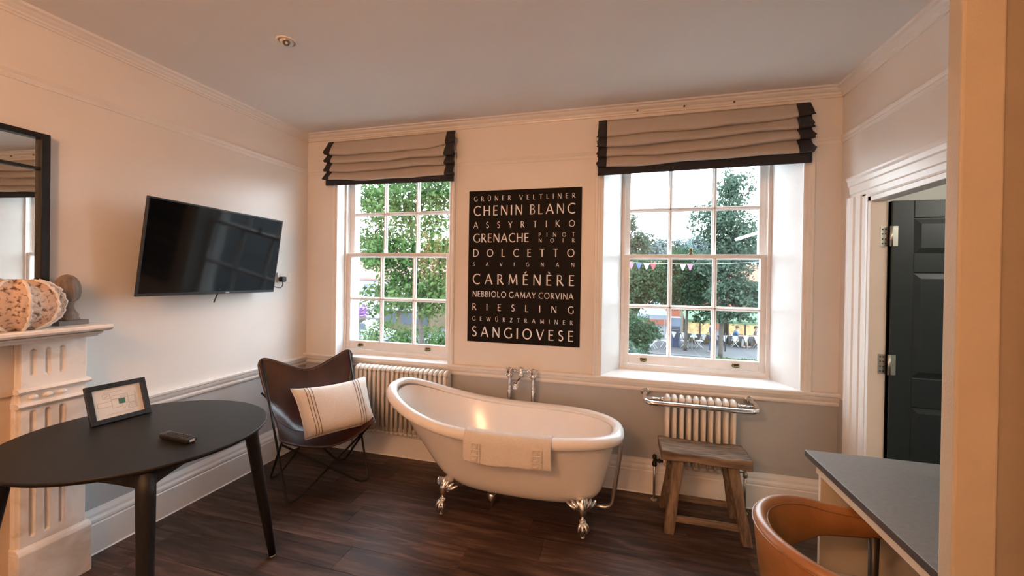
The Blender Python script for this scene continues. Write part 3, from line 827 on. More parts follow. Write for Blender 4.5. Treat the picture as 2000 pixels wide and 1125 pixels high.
# laced edge and seams
edge = [sling_r(i / 60, 0) for i in range(61)] + [sling_r(1, i / 60) for i in range(1, 61)] + [sling_r(1 - i / 60, 1) for i in range(1, 61)] + [sling_r(0, 1 - i / 60) for i in range(1, 60)]
obj('edge_piping', tube(BM(), edge, .007, 8, closed=True), M['leather'], slg)
bm = BM()
for k in range(0, len(edge)):
    p = edge[k]; q = edge[(k + 1) % len(edge)]; c = sling_r(.5, .5)
    for f in (0, .5):
        a = p.lerp(q, f); inn = (c - a).normalized()
        tube(bm, [a - inn * .006 + Vector((0, 0, .004)), a + Fv * .007 + inn * .004, a + inn * .010 + Fv * .004], .0011, 4)
ob = obj('lacing', bm, M['stitch'], slg); ob['kind'] = 'stuff'
bm = BM(); tube(bm, [sling(.5, v / 30) + Fv * .004 for v in range(0, 20)], .0018, 6)
tube(bm, [sling(u / 30, .60) + Fv * .003 + Vector((0, 0, .004)) for u in range(1, 30)], .0018, 6)
obj('seam', bm, M['leather'], slg)
eL, eR = cp(-.295, -.315, .885), cp(-.295, .315, .895)
hL, hR = cp(.215, -.295, .425), cp(.215, .295, .440)
fA, fC, fB, fD = cp(.225, -.262, .008), cp(.225, .262, .008), cp(-.225, -.262, .008), cp(-.225, .262, .008)
mid = lambda a, b, f: a.lerp(b, f)
def rod(a, foot, b, name='frame_rod'):
    # a: upper end, foot: floor bend, b: far upper end; short flat run on the floor at the bend
    d_ = (b - foot); d_.z = 0; d_.normalize()
    pts = fillet([a, foot - d_ * .005, foot + d_ * .055 + Vector((0, 0, .004)), b], .045, 6)
    obj(name, tube(BM(), pts, .0075, 8), M['rod'], ch, smooth=True)
rod(eL + Fv * -.008, fA, hR + Fv * -.02 + Vector((0, 0, -.03)))
rod(eR + Fv * -.008, fC, hL + Fv * -.02 + Vector((0, 0, -.03)))
rod(hL + Fv * -.01, fB, eR + Fv * -.01 + Vector((0, 0, -.25)))
rod(hR + Fv * -.01, fD, eL + Fv * -.01 + Vector((0, 0, -.25)))

# cushion
def make_cushion():
    Wd, Hd, Td = .50, .375, .165
    c0 = cp(.082, .092, .560)
    # local axes: a across, b up the cushion, n its front
    a = (Wv * .985 - Fv * .06 + Vector((0, 0, .02))).normalized()
    n_ = (Fv * .80 + Vector((0, 0, .52)) + Wv * .05); n_ = (n_ - a * n_.dot(a)).normalized(); b = n_.cross(a)
    if b.z < 0: b = -b
    def fn(u, v, s):
        x, y = u * 2 - 1, v * 2 - 1
        pin = 1 - .075 * (1 - abs(y) ** 2) * abs(x) ** 6
        pin2 = 1 - .10 * (1 - abs(x) ** 2) * abs(y) ** 6
        t = ((1 - x ** 4) * (1 - y ** 4)); t = max(0, t) ** .48
        t *= 1 + .05 * math.sin(x * 3 + 1) * math.cos(y * 4)
        wr = .006 * math.sin(x * 20 + y * 4) * (abs(x) ** 3) * (1 - abs(y) ** 4)
        sh_ = -.040 * (1 - u) * v + .006 * (1 - u) * (1 - v)
        return c0 + a * (x * Wd / 2 * pin + sh_) + b * (y * Hd / 2 * pin2 - .012 * (1 - x * x)) + n_ * s * (Td / 2 * t + wr * s)
    N = 33
    V = []; F = []
    for s in (1, -1):
        o = len(V)
        V += [fn(i / (N - 1), j / (N - 1), s) for j in range(N) for i in range(N)]
        for j in range(N - 1):
            for i in range(N - 1):
                q = (o + j * N + i, o + j * N + i + 1, o + (j + 1) * N + i + 1, o + (j + 1) * N + i)
                F.append(q if s > 0 else q[::-1])
    bm = BM(); vs2 = [bm.verts.new(v) for v in V]
    for f in F: bm.faces.new([vs2[i] for i in f])
    bmesh.ops.remove_doubles(bm, verts=bm.verts, dist=.0015)
    cu = obj('cushion', fix(bm), M['cushion'], None, smooth=True)
    tag(cu, 'cream linen cushion with thin dark stripes sitting on the leather chair', 'cushion')
    for x in (.135, .172, .209, .765, .802, .839):
        V = [fn(x + (k - .5) * .0075, j / 40, 1) + n_ * .0012 for j in range(41) for k in (0, 1)]
        F = [(2 * j, 2 * j + 1, 2 * j + 3, 2 * j + 2) for j in range(40)]
        obj('stripe', (V, F), M['stripe'], cu, smooth=True)
    edge_ = [fn(k / 30, 0, 1) for k in range(31)] + [fn(1, k / 30, 1) for k in range(1, 31)] + [fn(1 - k / 30, 1, 1) for k in range(1, 31)] + [fn(0, 1 - k / 30, 1) for k in range(1, 30)]
    obj('seam_piping', tube(BM(), edge_, .003, 6, closed=True), M['cushion'], cu)
make_cushion()

# ================================================================== DINING TABLE, FRAME, REMOTE
TZ = .80
tbx, tby, ta, tb2, trot = -2.118, -1.691, .498, .467, .15
dt = thing('dining_table', 'round black wooden dining table with tapered legs by the fireplace', 'table', (tbx, tby, 0))
bm = BM(); Rm = Matrix.Translation((tbx, tby, 0)) @ Matrix.Rotation(trot, 4, 'Z')
N = 96; ringz = []
for sc, z in ((.955, TZ - .024), (.985, TZ - .018), (1.0, TZ - .008), (1.0, TZ - .003), (.996, TZ)):
    ringz.append([bm.verts.new(Rm @ Vector((ta * sc * math.cos(2 * PI * k / N), tb2 * sc * math.sin(2 * PI * k / N), z))) for k in range(N)])
for A, B in zip(ringz, ringz[1:]):
    for k in range(N): bm.faces.new((A[k], A[(k + 1) % N], B[(k + 1) % N], B[k]))
bm.faces.new(ringz[0][::-1]); bm.faces.new(ringz[-1])
obj('tabletop', bm, M['black_wood'], dt, auto=40)
feet = [(-1.80, -1.278), (-1.645, -1.985), (-2.375, -2.145), (-2.53, -1.434)]
cxy = Vector((sum(f[0] for f in feet) / 4, sum(f[1] for f in feet) / 4, 0))
tops = [Vector((tbx, tby, 0)).lerp(Vector((*f, 0)), .80) for f in feet]
for f, tq in zip(feet, tops):
    b1 = BM()
    tube(b1, [(tq.x, tq.y, TZ - .022), (tq.x * .97 + f[0] * .03, tq.y * .97 + f[1] * .03, TZ - .12), ((tq.x + f[0]) / 2, (tq.y + f[1]) / 2, .35), (f[0], f[1], .012)], [.031, .031, .026, .018], 16)
    lg = obj('leg', b1, M['black_wood'], dt, smooth=True)
    obj('foot_glide', lathe(BM(), [(.015, 0), (.017, .003), (.017, .010), (.012, .013)], (f[0], f[1], 0), 12), M['steel'], lg)
for i in range(4):
    p = tops[i].copy(); q = tops[(i + 1) % 4].copy(); dv = (q - p).normalized(); nn = Vector((-dv.y, dv.x, 0)) * .011
    b1 = BM()
    L = (q - p).length; K = 12
    up = []; lo = []
    for k in range(K + 1):
        f = k / K; c = p.lerp(q, f); arch = .070 - .030 * math.sin(PI * f) ** .7
        up.append(c + Vector((0, 0, TZ - .022))); lo.append(c + Vector((0, 0, TZ - .022 - arch)))
    for s in (1, -1):
        A = [b1.verts.new(v + nn * s) for v in up]; B = [b1.verts.new(v + nn * s) for v in lo]
        for k in range(K): b1.faces.new((A[k], A[k + 1], B[k + 1], B[k]))
        if s == 1: A1, B1 = A, B
    for k in range(K):
        b1.faces.new((A1[k], A1[k + 1], A[k + 1], A[k])); b1.faces.new((B1[k], B1[k + 1], B[k + 1], B[k]))
    obj('apron', fix(b1), M['black_wood'], dt)

# picture frame with a floor map
fw, fh, ft = .237, .190, .018
yaw, tilt = -.109, -.364
FM = Matrix.Translation((-2.382, -1.619, TZ + .002)) @ Matrix.Rotation(yaw, 4, 'Z') @ Matrix.Rotation(tilt, 4, 'Y')
# local: y across, z up, +x to the viewer; bottom edge at z=0
pf = thing('picture_frame', 'small black picture frame holding a floor plan on the round table', 'picture frame', (-2.382, -1.619, TZ))
b1 = BM(); bw_ = .023
def lbox(bm, lo, hi): return box(bm, lo, hi, 0, FM)
lbox(b1, (-ft / 2, -fw / 2, 0), (ft / 2, fw / 2, bw_)); lbox(b1, (-ft / 2, -fw / 2, fh - bw_), (ft / 2, fw / 2, fh))
lbox(b1, (-ft / 2, -fw / 2, bw_), (ft / 2, -fw / 2 + bw_, fh - bw_)); lbox(b1, (-ft / 2, fw / 2 - bw_, bw_), (ft / 2, fw / 2, fh - bw_))
obj('frame', b1, M['black_plastic'], pf, bevel=.0015, seg=1)
pr_ = obj('print', lbox(BM(), (-.004, -fw / 2 + bw_ - .003, bw_ - .003), (-.002, fw / 2 - bw_ + .003, fh - bw_ + .003)), M['paper'], pf)
obj('backing', lbox(BM(), (-ft / 2 - .001, -fw / 2 + .008, .008), (-.0045, fw / 2 - .008, fh - .008)), M['black_plastic'], pf)
obj('glazing', lbox(BM(), (.001, -fw / 2 + bw_ - .003, bw_ - .003), (.002, fw / 2 - bw_ + .003, fh - bw_ + .003)), M['frame_glass'], pf)
# plan lines, local u across 0..1, v up 0..1
b1 = BM(); b2 = BM()
def pl_line(bm, u0, v0, u1, v1, w=.0012):
    iw, ih = fw - 2 * bw_, fh - 2 * bw_
    a = Vector((-.0017, -iw / 2 + u0 * iw, bw_ + v0 * ih)); c = Vector((-.0017, -iw / 2 + u1 * iw, bw_ + v1 * ih))
    dv = (c - a).normalized(); nn = Vector((0, -dv.z, dv.y)) * w / 2
    bm.faces.new([bm.verts.new(FM @ q) for q in (a + nn, c + nn, c - nn, a - nn)])
def room(u0, v0, u1, v1):
    for q in ((u0, v0, u1, v0), (u1, v0, u1, v1), (u1, v1, u0, v1), (u0, v1, u0, v0)): pl_line(b1, *q)
for q in ((.08, .38, .36, .54), (.36, .30, .56, .58), (.56, .40, .70, .66), (.70, .38, .84, .60), (.36, .60, .70, .72), (.70, .18, .84, .36), (.20, .66, .34, .80)): room(*q)
for k in range(9):
    pl_line(b1, .58 + k * .03, .20 + .02 * (k % 3), .585 + k * .03, .33, .0008)
for v in (.84, .865, .12, .09): pl_line(b1, .22, v, .78 - v * .2, v, .0007)
for k in range(6): pl_line(b1, .86, .2 + k * .09, .885, .2 + k * .09, .0009)
pl_line(b1, .86, .16, .86, .76, .001); pl_line(b1, .24, .70, .30, .74, .0018)
o = obj('plan_lines', b1, M['ink'], pr_); o['kind'] = 'stuff'
iw, ih = fw - 2 * bw_, fh - 2 * bw_
obj('plan_block', lbox(b2, (-.0019, -iw / 2 + .50 * iw, bw_ + .40 * ih), (-.0015, -iw / 2 + .635 * iw, bw_ + .58 * ih)), M['green_ink'], pr_)
b1 = BM(); box(b1, (-.075, -.03, .0), (-.069, .03, .115), 0, FM @ Matrix.Translation((0, 0, .018)) @ Matrix.Rotation(.0, 4, 'Y'))
sb = Matrix.Translation((-2.382, -1.619, TZ)) @ Matrix.Rotation(yaw, 4, 'Z')
b1 = BM(); prism(b1, [(-.070, .126), (-.064, .126), (-.118, .0005), (-.124, .0005)], -.028, .028, sb @ Matrix(((1, 0, 0, 0), (0, 0, 1, 0), (0, 1, 0, 0), (0, 0, 0, 1))))
obj('strut', fix(b1), M['black_plastic'], pf)

# remote control
rc = thing('remote_control', 'black remote control lying on the round table', 'remote control', (-1.868, -1.720, TZ))
RM_ = Matrix.Translation((-1.868, -1.720, TZ + .0008)) @ Matrix.Rotation(-.06, 4, 'Z')
b1 = BM(); box(b1, (-.088, -.024, .004), (.088, .024, .022), 0, RM_); rb = obj('body', b1, M['black_plastic'], rc, bevel=.006, seg=3)
b1 = BM(); box(b1, (-.080, -.018, 0), (.080, .018, .006), 0, RM_); obj('base', b1, M['black_plastic'], rc, bevel=.002)
for i in range(8):
    for k in range(3):
        b1 = BM(); box(b1, (-.070 + i * .0175, -.0155 + k * .0115, .0215), (-.059 + i * .0175, -.0075 + k * .0115, .0240), 0, RM_)
        obj('button', b1, M['dark_leg'], rb, bevel=.001, seg=1)
b1 = BM(); box(b1, (-.0888, -.022, .012), (-.0865, .022, .0225), 0, RM_); obj('end_trim', b1, M['chrome'], rc)
b1 = BM(); box(b1, (.0865, -.010, .008), (.0892, .010, .017), 0, RM_); obj('emitter_window', b1, M['grey_mark'], rc)

# ================================================================== TELEVISION AND SOCKET
tv_w, tv_h = .975, .567
TM = Matrix.Translation((-2.585, -.948, 1.677)) @ Matrix.Rotation(.056, 4, 'Z') @ Matrix.Rotation(.135, 4, 'Y') @ Matrix.Rotation(-.009, 4, 'X')
tv = thing('television', 'black flat screen television tilted on the left wall', 'television', (-2.585, -.948, 1.4))
def tbox(bm, lo, hi): return box(bm, lo, hi, 0, TM)
hw_, hh_ = tv_w / 2, tv_h / 2; bz = .010
b1 = BM(); tbox(b1, (-.010, -hw_, -hh_), (.004, hw_, -hh_ + .017)); tbox(b1, (-.010, -hw_, hh_ - bz), (.004, hw_, hh_)); tbox(b1, (-.010, -hw_, -hh_ + .017), (.004, -hw_ + bz, hh_ - bz)); tbox(b1, (-.010, hw_ - bz, -hh_ + .017), (.004, hw_, hh_ - bz))
bzl = obj('bezel', b1, M['black_plastic'], tv, bevel=.0015, seg=1)
obj('logo', tbox(BM(), (.004, .065, -hh_ + .006), (.0045, .092, -hh_ + .012)), M['grey_mark'], bzl)
obj('screen', tbox(BM(), (-.006, -hw_ + bz, -hh_ + .017), (.0015, hw_ - bz, hh_ - bz)), M['screen'], tv)
obj('back_cover', tbox(BM(), (-.050, -hw_ + .03, -hh_ + .02), (-.010, hw_ - .03, hh_ - .12)), M['black_plastic'], tv, bevel=.012)
obj('back_panel', tbox(BM(), (-.0135, -hw_ + .003, -hh_ + .003), (-.0095, hw_ - .003, hh_ - .003)), M['black_plastic'], tv)
b1 = BM(); box(b1, (XL + .001, -1.08, 1.52), (XL + .02, -.82, 1.84)); box(b1, (XL + .02, -.99, 1.60), (-2.60, -.91, 1.76)); obj('wall_bracket', b1, M['black_plastic'], tv, bevel=.003)
b1 = BM(); tube(b1, smooth_path([(-2.62, -.93, 1.43), (-2.645, -.93, 1.39), (-2.655, -.945, 1.335)], 4), .004, 8); obj('dangling_cable', b1, M['black_plastic'], tv, smooth=True)
so = thing('wall_socket', 'white double wall socket beside the television', 'socket', (XL, -.27, 1.50))
obj('plate', bx((XL, -.335, 1.462), (XL + .010, -.190, 1.545)), M['plaster'], so, bevel=.003)
for yy in (-.300, -.225): obj('switch', bx((XL + .010, yy - .008, 1.515), (XL + .013, yy + .008, 1.535)), M['plaster'], so, bevel=.001, seg=1)
pg = thing('power_plug', 'black plug and cable in the socket beside the television', 'plug', (XL + .012, -.30, 1.49))
obj('plug_body', bx((XL + .0105, -.325, 1.468), (XL + .050, -.278, 1.512)), M['black_plastic'], pg, bevel=.008)
b1 = BM(); tube(b1, smooth_path([(XL + .03, -.302, 1.469), (XL + .034, -.306, 1.44), (XL + .045, -.34, 1.42), (XL + .05, -.40, 1.43), (-2.700, -.455, 1.455)], 5), .0035, 8); obj('cable', b1, M['black_plastic'], pg, smooth=True)

# ================================================================== FIREPLACE
fp = thing('fireplace', 'pale carved marble fireplace surround with fluted pilasters on the left wall', 'fireplace', (XL, -2.30, 0))
PY0, PY1, PX = -1.857, -1.627, -2.635
def stadium(y, z, yc, z0, z1, r):
    zz = min(max(z, z0 + r), z1 - r); dd_ = math.hypot(y - yc, z - zz)
    return math.sqrt(max(0, 1 - (dd_ / r) ** 2)) if dd_ < r else 0
def pilaster(py0, py1):
    fy = [py0 + (py1 - py0) * k for k in (.17, .39, .61)] if py0 > -2 else [py0 + (py1 - py0) * k for k in (.39, .61, .83)]
    fl_ = [(y, 1.045, 1.172, .0098) for y in fy] + [(y, .295, .885, .0098) for y in fy]
    ny, nz = 93, 200
    def fn(u, v):
        y = py0 + (py1 - py0) * u; z = .25 + (1.21 - .25) * v
        return Vector((PX - .014 * max(stadium(y, z, *q) for q in fl_), y, z))
    V, F = grid(fn, ny, nz)
    bm = BM(); vs2 = [bm.verts.new(v) for v in V]
    for f in F: bm.faces.new([vs2[i] for i in f])
    box(bm, (XL, py0, .25), (PX - .0155, py1, 1.21))
    for y in (py0, py1):
        bm.faces.new([bm.verts.new(q) for q in ((PX, y, .25), (PX - .016, y, .25), (PX - .016, y, 1.21), (PX, y, 1.21))])
    sh = obj('pilaster', fix(bm), M['marble'], fp, auto=40)
    obj('pilaster_backing', bx((XL, py0 - .012, 0), (PX - .018, py1 + .012, 1.22)), M['marble'], fp, bevel=.002, seg=1)
    for z in (.982, .915):
        bm = BM(); prism(bm, [(XL, 0), (PX + .004, 0), (PX + .014, .004), (PX + .020, .012), (PX + .014, .020), (PX + .006, .024), (XL, .024)], py0 - .015, py1 + .015, Matrix(((1, 0, 0, 0), (0, 0, 1, 0), (0, 1, 0, z - .012), (0, 0, 0, 1))))
        obj('moulding', fix(bm), M['marble'], fp)
    for y in fy:
        obj('boss', sphere(BM(), (PX, y, .949), .017, 14, 9, (.9, 1.05, .75)), M['marble'], fp, smooth=True)
    bm = BM(); box(bm, (XL, py0 - .016, 0), (PX + .026, py1 + .016, .235)); prism(bm, [(XL, .235), (PX + .026, .235), (PX + .016, .248), (PX + .002, .258), (XL, .258)], py0 - .016, py1 + .016, Matrix(((1, 0, 0, 0), (0, 0, 1, 0), (0, 1, 0, 0), (0, 0, 0, 1))))
    obj('plinth', fix(bm), M['marble'], fp, bevel=.002, seg=1)
pilaster(PY0, PY1); pilaster(-2.973, -2.743)
sh = BM()
Msh = Matrix(((1, 0, 0, 0), (0, 0, 1, 0), (0, 1, 0, 0), (0, 0, 0, 1)))
prism(sh, [(XL, 1.238), (-2.535, 1.238), (-2.505, 1.246), (-2.497, 1.255), (-2.497, 1.266), (-2.503, 1.272), (XL, 1.272)], -3.01, -1.592, Msh)
prism(sh, [(XL, 1.210), (-2.570, 1.210), (-2.560, 1.222), (-2.535, 1.228), (-2.525, 1.238), (XL, 1.238)], -2.985, -1.617, Msh)
obj('mantel_shelf', fix(sh), M['marble'], fp, auto=30)
obj('frieze', bx((XL, -2.743, .965), (-2.660, PY0, 1.212)), M['marble_warm'], fp, bevel=.004)
bm = BM()
arc = [(-2.38 + .0, .0)]
# arched slip: slab with an arch-headed opening
ys0, ys1 = -2.743, PY0; yo0, yo1 = -2.62, -2.06
MX = Matrix(((0, 0, 1, 0), (1, 0, 0, 0), (0, 1, 0, 0), (0, 0, 0, 1)))
prism(bm, [(ys0, 0), (yo0, 0), (yo0, .97), (ys0, .97)], XL, -2.680, MX); prism(bm, [(yo1, 0), (ys1, 0), (ys1, .97), (yo1, .97)], XL, -2.680, MX)
AR = [((yo0 + yo1) / 2 - (yo1 - yo0) / 2 * math.cos(t_), .62 + .26 * math.sin(t_)) for t_ in [PI * k / 16 for k in range(17)]]
for p_, q_ in zip(AR, AR[1:]): prism(bm, [p_, q_, (q_[0], .97), (p_[0], .97)], XL, -2.680, MX)
fix(bm)
obj('slip', bm, M['marble_warm'], fp)
obj('fire_back', bx((XL, yo0, .0), (XL + .012, yo1, .88)), M['black_plastic'], fp)

# things on the mantel
sc_ = Vector((-2.595, -1.893, 1.385)); sr = (.100, .158, .116)
sl = thing('clam_shell', 'large pitted clam shell with white ribs on the mantel shelf', 'shell', (sc_.x, sc_.y, 1.272))
NRIB = 9
def shell_pt(u, v, rib=0):
    th = 2 * PI * u; ph = -PI / 2 + PI * v
    c = .5 + .5 * math.cos(NRIB * th)
    ridge = 1 - .10 * (1 - c ** .6) + .012 * math.sin(ph * 11 + th * 5) + .016 * math.sin(ph * 27 + th * 3) * c
    cz = math.cos(ph); cz = cz ** .72 if cz > 0 else 0
    x = sr[0] * cz * math.cos(th) * ridge * (1 + rib); y = sr[1] * cz * math.sin(th) * ridge * (1 + rib); z = sr[2] * math.sin(ph) * (1 - .10 * (1 - c))
    z = max(z, -.1125)
    return sc_ + Vector((x, y, z))
obj('shell_body', grid(shell_pt, 144, 60, True), M['shell'], sl, smooth=True)
for k in range(NRIB):
    u = k / NRIB
    pts = [shell_pt(u, .10 + .80 * i / 26, .005) for i in range(27)]
    rs = [.0065 + .002 * math.sin(i * 1.9 + k) + .0015 * math.sin(i * 4.1) for i in range(27)]
    obj('rib', tube(BM(), pts, rs, 8), M['shell_white'], sl, smooth=True)
fn_ = thing('acorn_finial', 'carved brown acorn finial on a slate base at the end of the mantel', 'finial', (-2.660, -1.690, 1.272))
obj('base', bx((-2.713, -1.745, 1.2722), (-2.607, -1.631, 1.294)), M['slate'], fn_, bevel=.002, seg=1)
bm = lathe(BM(), [(.046, 1.294), (.046, 1.302), (.041, 1.310), (.043, 1.318), (.040, 1.326), (.032, 1.338), (.026, 1.352), (.024, 1.366), (.028, 1.380), (.026, 1.386)], (-2.660, -1.690, 0), 24)
obj('pedestal', bm, M['finial'], fn_, smooth=True)
bm = BM(); ring = []
prof = [(.026, 1.384), (.038, 1.394), (.046, 1.412), (.0495, 1.435), (.048, 1.460), (.042, 1.485), (.032, 1.504), (.018, 1.517), (.002, 1.523)]
Vv = []; Ff = []
for r, z in prof:
    for k in range(48): Vv.append(Vector((-2.660 + r * (1 + .035 * math.cos(k * PI / 4)) * math.cos(2 * PI * k / 48), -1.690 + r * (1 + .035 * math.cos(k * PI / 4)) * math.sin(2 * PI * k / 48), z)))
for j in range(len(prof) - 1):
    for k in range(48): Ff.append((j * 48 + k, j * 48 + (k + 1) % 48, (j + 1) * 48 + (k + 1) % 48, (j + 1) * 48 + k))
obj('acorn', (Vv, Ff), M['finial'], fn_, smooth=True)

# mirror
Mm = Matrix.Translation((-2.745, -1.727, 0)) @ Matrix.Rotation(.036, 4, 'Z') @ Matrix.Translation((2.745, 1.727, 0))
def mbx(lo, hi): return bx(lo, hi, Mm)
mr_ = thing('mirror', 'black framed window pane mirror standing on the mantel shelf', 'mirror', (XL, -2.30, 1.272))
my0, my1, mz0, mz1 = -2.875, -1.727, 1.2725, 2.207; fwid = .034
xa, xb = XL + .005, -2.715
for lo, hi in (((xa, my1 - fwid, mz0), (xb, my1, mz1)), ((xa, my0, mz0), (xb, my0 + fwid, mz1))): obj('frame_stile', mbx(lo, hi), M['black_wood'], mr_, bevel=.003)
for lo, hi in (((xa, my0 + fwid, mz1 - fwid * .8), (xb, my1 - fwid, mz1)), ((xa, my0 + fwid, mz0), (xb, my1 - fwid, mz0 + fwid))): obj('frame_rail', mbx(lo, hi), M['black_wood'], mr_, bevel=.003)
obj('glazing_bar', mbx((-2.737, my0 + fwid, 2.028), (-2.721, my1 - fwid, 2.042)), M['black_wood'], mr_, bevel=.002)
for k in (1, 2):
    y = my0 + fwid + (my1 - my0 - 2 * fwid) * k / 3; obj('glazing_bar', mbx((-2.737, y - .007, mz0 + fwid), (-2.7215, y + .007, mz1 - fwid * .8)), M['black_wood'], mr_, bevel=.002)
obj('mirror_glass', mbx((-2.742, my0 + fwid - .004, mz0 + fwid - .004), (-2.738, my1 - fwid + .004, mz1 - fwid * .8 + .004)), M['mirror'], mr_)

# ================================================================== POSTER
po = thing('wall_poster', 'black poster of grape variety names on the wall between the windows', 'poster', (-.732, 0, 1.016))
qx0, qx1, qz0, qz1 = -1.180, -.276, 1.014, 2.226
obj('board', bx((qx0, -.006, qz0), (qx1, -.0005, qz1)), M['black_print'], po)
def arc_(cx, cy, rx, ry, a0, a1, n=14):
    return [(cx + rx * math.cos(math.radians(a0 + (a1 - a0) * k / n)), cy + ry * math.sin(math.radians(a0 + (a1 - a0) * k / n))) for k in range(n + 1)]
TK, TN = .115, .075
G = {}
G['A'] = (.72, [([(0, 0), (.36, 1)], TN), ([(.36, 1), (.72, 0)], TK), ([(.13, .34), (.59, .34)], TN)])
G['B'] = (.50, [([(.06, 0), (.06, 1)], TK), ([(.06, .96), (.22, .96)] + arc_(.22, .745, .19, .215, 90, -90) + [(.06, .53)], TN), ([(.06, .53), (.24, .53)] + arc_(.24, .285, .23, .245, 90, -90) + [(.06, .04)], TN)])
G['C'] = (.72, [(arc_(.46, .5, .42, .47, 52, 308, 24), .105)])
G['D'] = (.74, [([(.06, 0), (.06, 1)], TK), ([(.06, .96), (.26, .96)] + arc_(.26, .5, .44, .46, 90, -90, 20) + [(.06, .04)], .10)])
G['E'] = (.46, [([(.06, 0), (.06, 1)], TK), ([(.06, .96), (.46, .96)], TN), ([(.06, .52), (.42, .52)], TN), ([(.06, .04), (.47, .04)], TN)])
G['G'] = (.78, [(arc_(.46, .5, .42, .47, 52, 318, 24) + [(.74, .19)], .105), ([(.735, .10), (.735, .46)], TK)])
G['H'] = (.70, [([(.06, 0), (.06, 1)], TK), ([(.64, 0), (.64, 1)], TK), ([(.06, .52), (.64, .52)], TN)])
G['I'] = (.12, [([(.06, 0), (.06, 1)], TK)])
G['K'] = (.62, [([(.06, 0), (.06, 1)], TK), ([(.56, 1), (.10, .52)], TN), ([(.14, .56), (.62, 0)], TK)])
G['L'] = (.44, [([(.06, 0), (.06, 1)], TK), ([(.06, .04), (.44, .04)], TN)])
G['M'] = (.90, [([(.06, 0), (.14, 1)], TN), ([(.14, 1), (.45, .12)], TK), ([(.45, .12), (.76, 1)], TN), ([(.76, 1), (.84, 0)], TK)])
G['N'] = (.72, [([(.06, 0), (.06, 1)], TN), ([(.06, 1), (.66, 0)], TK), ([(.66, 0), (.66, 1)], TN)])
G['O'] = (.90, [(arc_(.45, .5, .40, .465, 0, 360, 32), .105)])
G['P'] = (.48, [([(.06, 0), (.06, 1)], TK), ([(.06, .96), (.20, .96)] + arc_(.20, .71, .24, .25, 90, -90) + [(.06, .46)], TN)])
G['R'] = (.58, [([(.06, 0), (.06, 1)], TK), ([(.06, .96), (.20, .96)] + arc_(.20, .72, .23, .24, 90, -90) + [(.06, .48)], TN), ([(.22, .48), (.58, 0)], TK)])
G['S'] = (.46, [(arc_(.24, .745, .175, .215, 38, 240, 14) + arc_(.22, .265, .20, .225, 70, -150, 16), .105)])
G['T'] = (.60, [([(.30, 0), (.30, 1)], TK), ([(0, .96), (.60, .96)], TN)])
G['U'] = (.68, [([(.06, 1), (.06, .38)] + arc_(.34, .36, .28, .325, 180, 360, 18) + [(.62, 1)], .105)])
G['V'] = (.68, [([(0, 1), (.34, 0)], TK), ([(.34, 0), (.68, 1)], TN)])
G['W'] = (1.04, [([(0, 1), (.27, 0)], TK), ([(.27, 0), (.52, .95)], TN), ([(.52, .95), (.77, 0)], TK), ([(.77, 0), (1.04, 1)], TN)])
G['Y'] = (.62, [([(0, 1), (.31, .46)], TK), ([(.62, 1), (.31, .46)], TN), ([(.31, 0), (.31, .48)], TK)])
G['Z'] = (.60, [([(.04, .96), (.58, .96)], TN), ([(.56, .94), (.04, .06)], TK), ([(.02, .04), (.60, .04)], TN)])
def dots(g): w, s = G[g]; c = w / 2; return (w, s + [([(c - .16, 1.17), (c - .06, 1.17)], .10), ([(c + .06, 1.17), (c + .16, 1.17)], .10)])
G['Ü'] = dots('U')
G['É'] = (G['E'][0], G['E'][1] + [([(.16, 1.12), (.34, 1.28)], .08)])
G['È'] = (G['E'][0], G['E'][1] + [([(.14, 1.28), (.32, 1.12)], .08)])
def stroke(bm, pts, w, f):
    L = []; R = []
    P_ = [Vector((x, y)) for x, y in pts]; n = len(P_)
    for i in range(n):
        a = P_[max(0, i - 1)]; b = P_[min(n - 1, i + 1)]; dv = (b - a).normalized(); nn = Vector((-dv.y, dv.x))
        k = w / 2 * (1.0 if 0 < i < n - 1 else 1.12)
        L.append(bm.verts.new(f(P_[i] + nn * k))); R.append(bm.verts.new(f(P_[i] - nn * k)))
    for i in range(n - 1): bm.faces.new((L[i], L[i + 1], R[i + 1], R[i]))
def letter_line(text, u0, u1, t, b):
    cap = (b - t) * (qz1 - qz0); zb_ = qz1 - b * (qz1 - qz0); X0 = qx0 + u0 * (qx1 - qx0); X1 = qx0 + u1 * (qx1 - qx0)
    ws = [G[c][0] * cap if c != ' ' else None for c in text]
    tot = sum(w for w in ws if w is not None); gaps = len(text) - 1
    sp = text.count(' '); gap = (X1 - X0 - tot - sp * cap * .10) / gaps
    bm = BM(); x = X0
    for c, w in zip(text, ws):
        if c == ' ': x += cap * .10 + gap; continue
        for pts, th in G[c][1]:
            stroke(bm, pts, th, lambda q, x=x: Vector((x + q.x * cap, -.0068, zb_ + q.y * cap)))
        x += w + gap
    o = obj('lettering', bm, M['white_print'], po); o['kind'] = 'stuff'; return o
for q in (('GRÜNER VELTLINER', .047, .945, .037, .068), ('CHENIN BLANC', .047, .945, .100, .164), ('ASSYRTIKO', .047, .945, .206, .247), ('GRENACHE', .047, .550, .284, .341),
          ('PINOT', .640, .945, .282, .309), ('NOIR', .640, .945, .319, .345), ('DOLCETTO', .047, .945, .386, .436), ('SAVIGNAN', .047, .945, .473, .498), ('CARMÉNÈRE', .047, .945, .550, .618),
          ('NEBBIOLO GAMAY CORVINA', .047, .940, .664, .702), ('RIESLING', .047, .945, .746, .791), ('GEWÜRZTRAMINER', .047, .940, .834, .861), ('SANGIOVESE', .047, .945, .899, .966)):
    letter_line(*q)

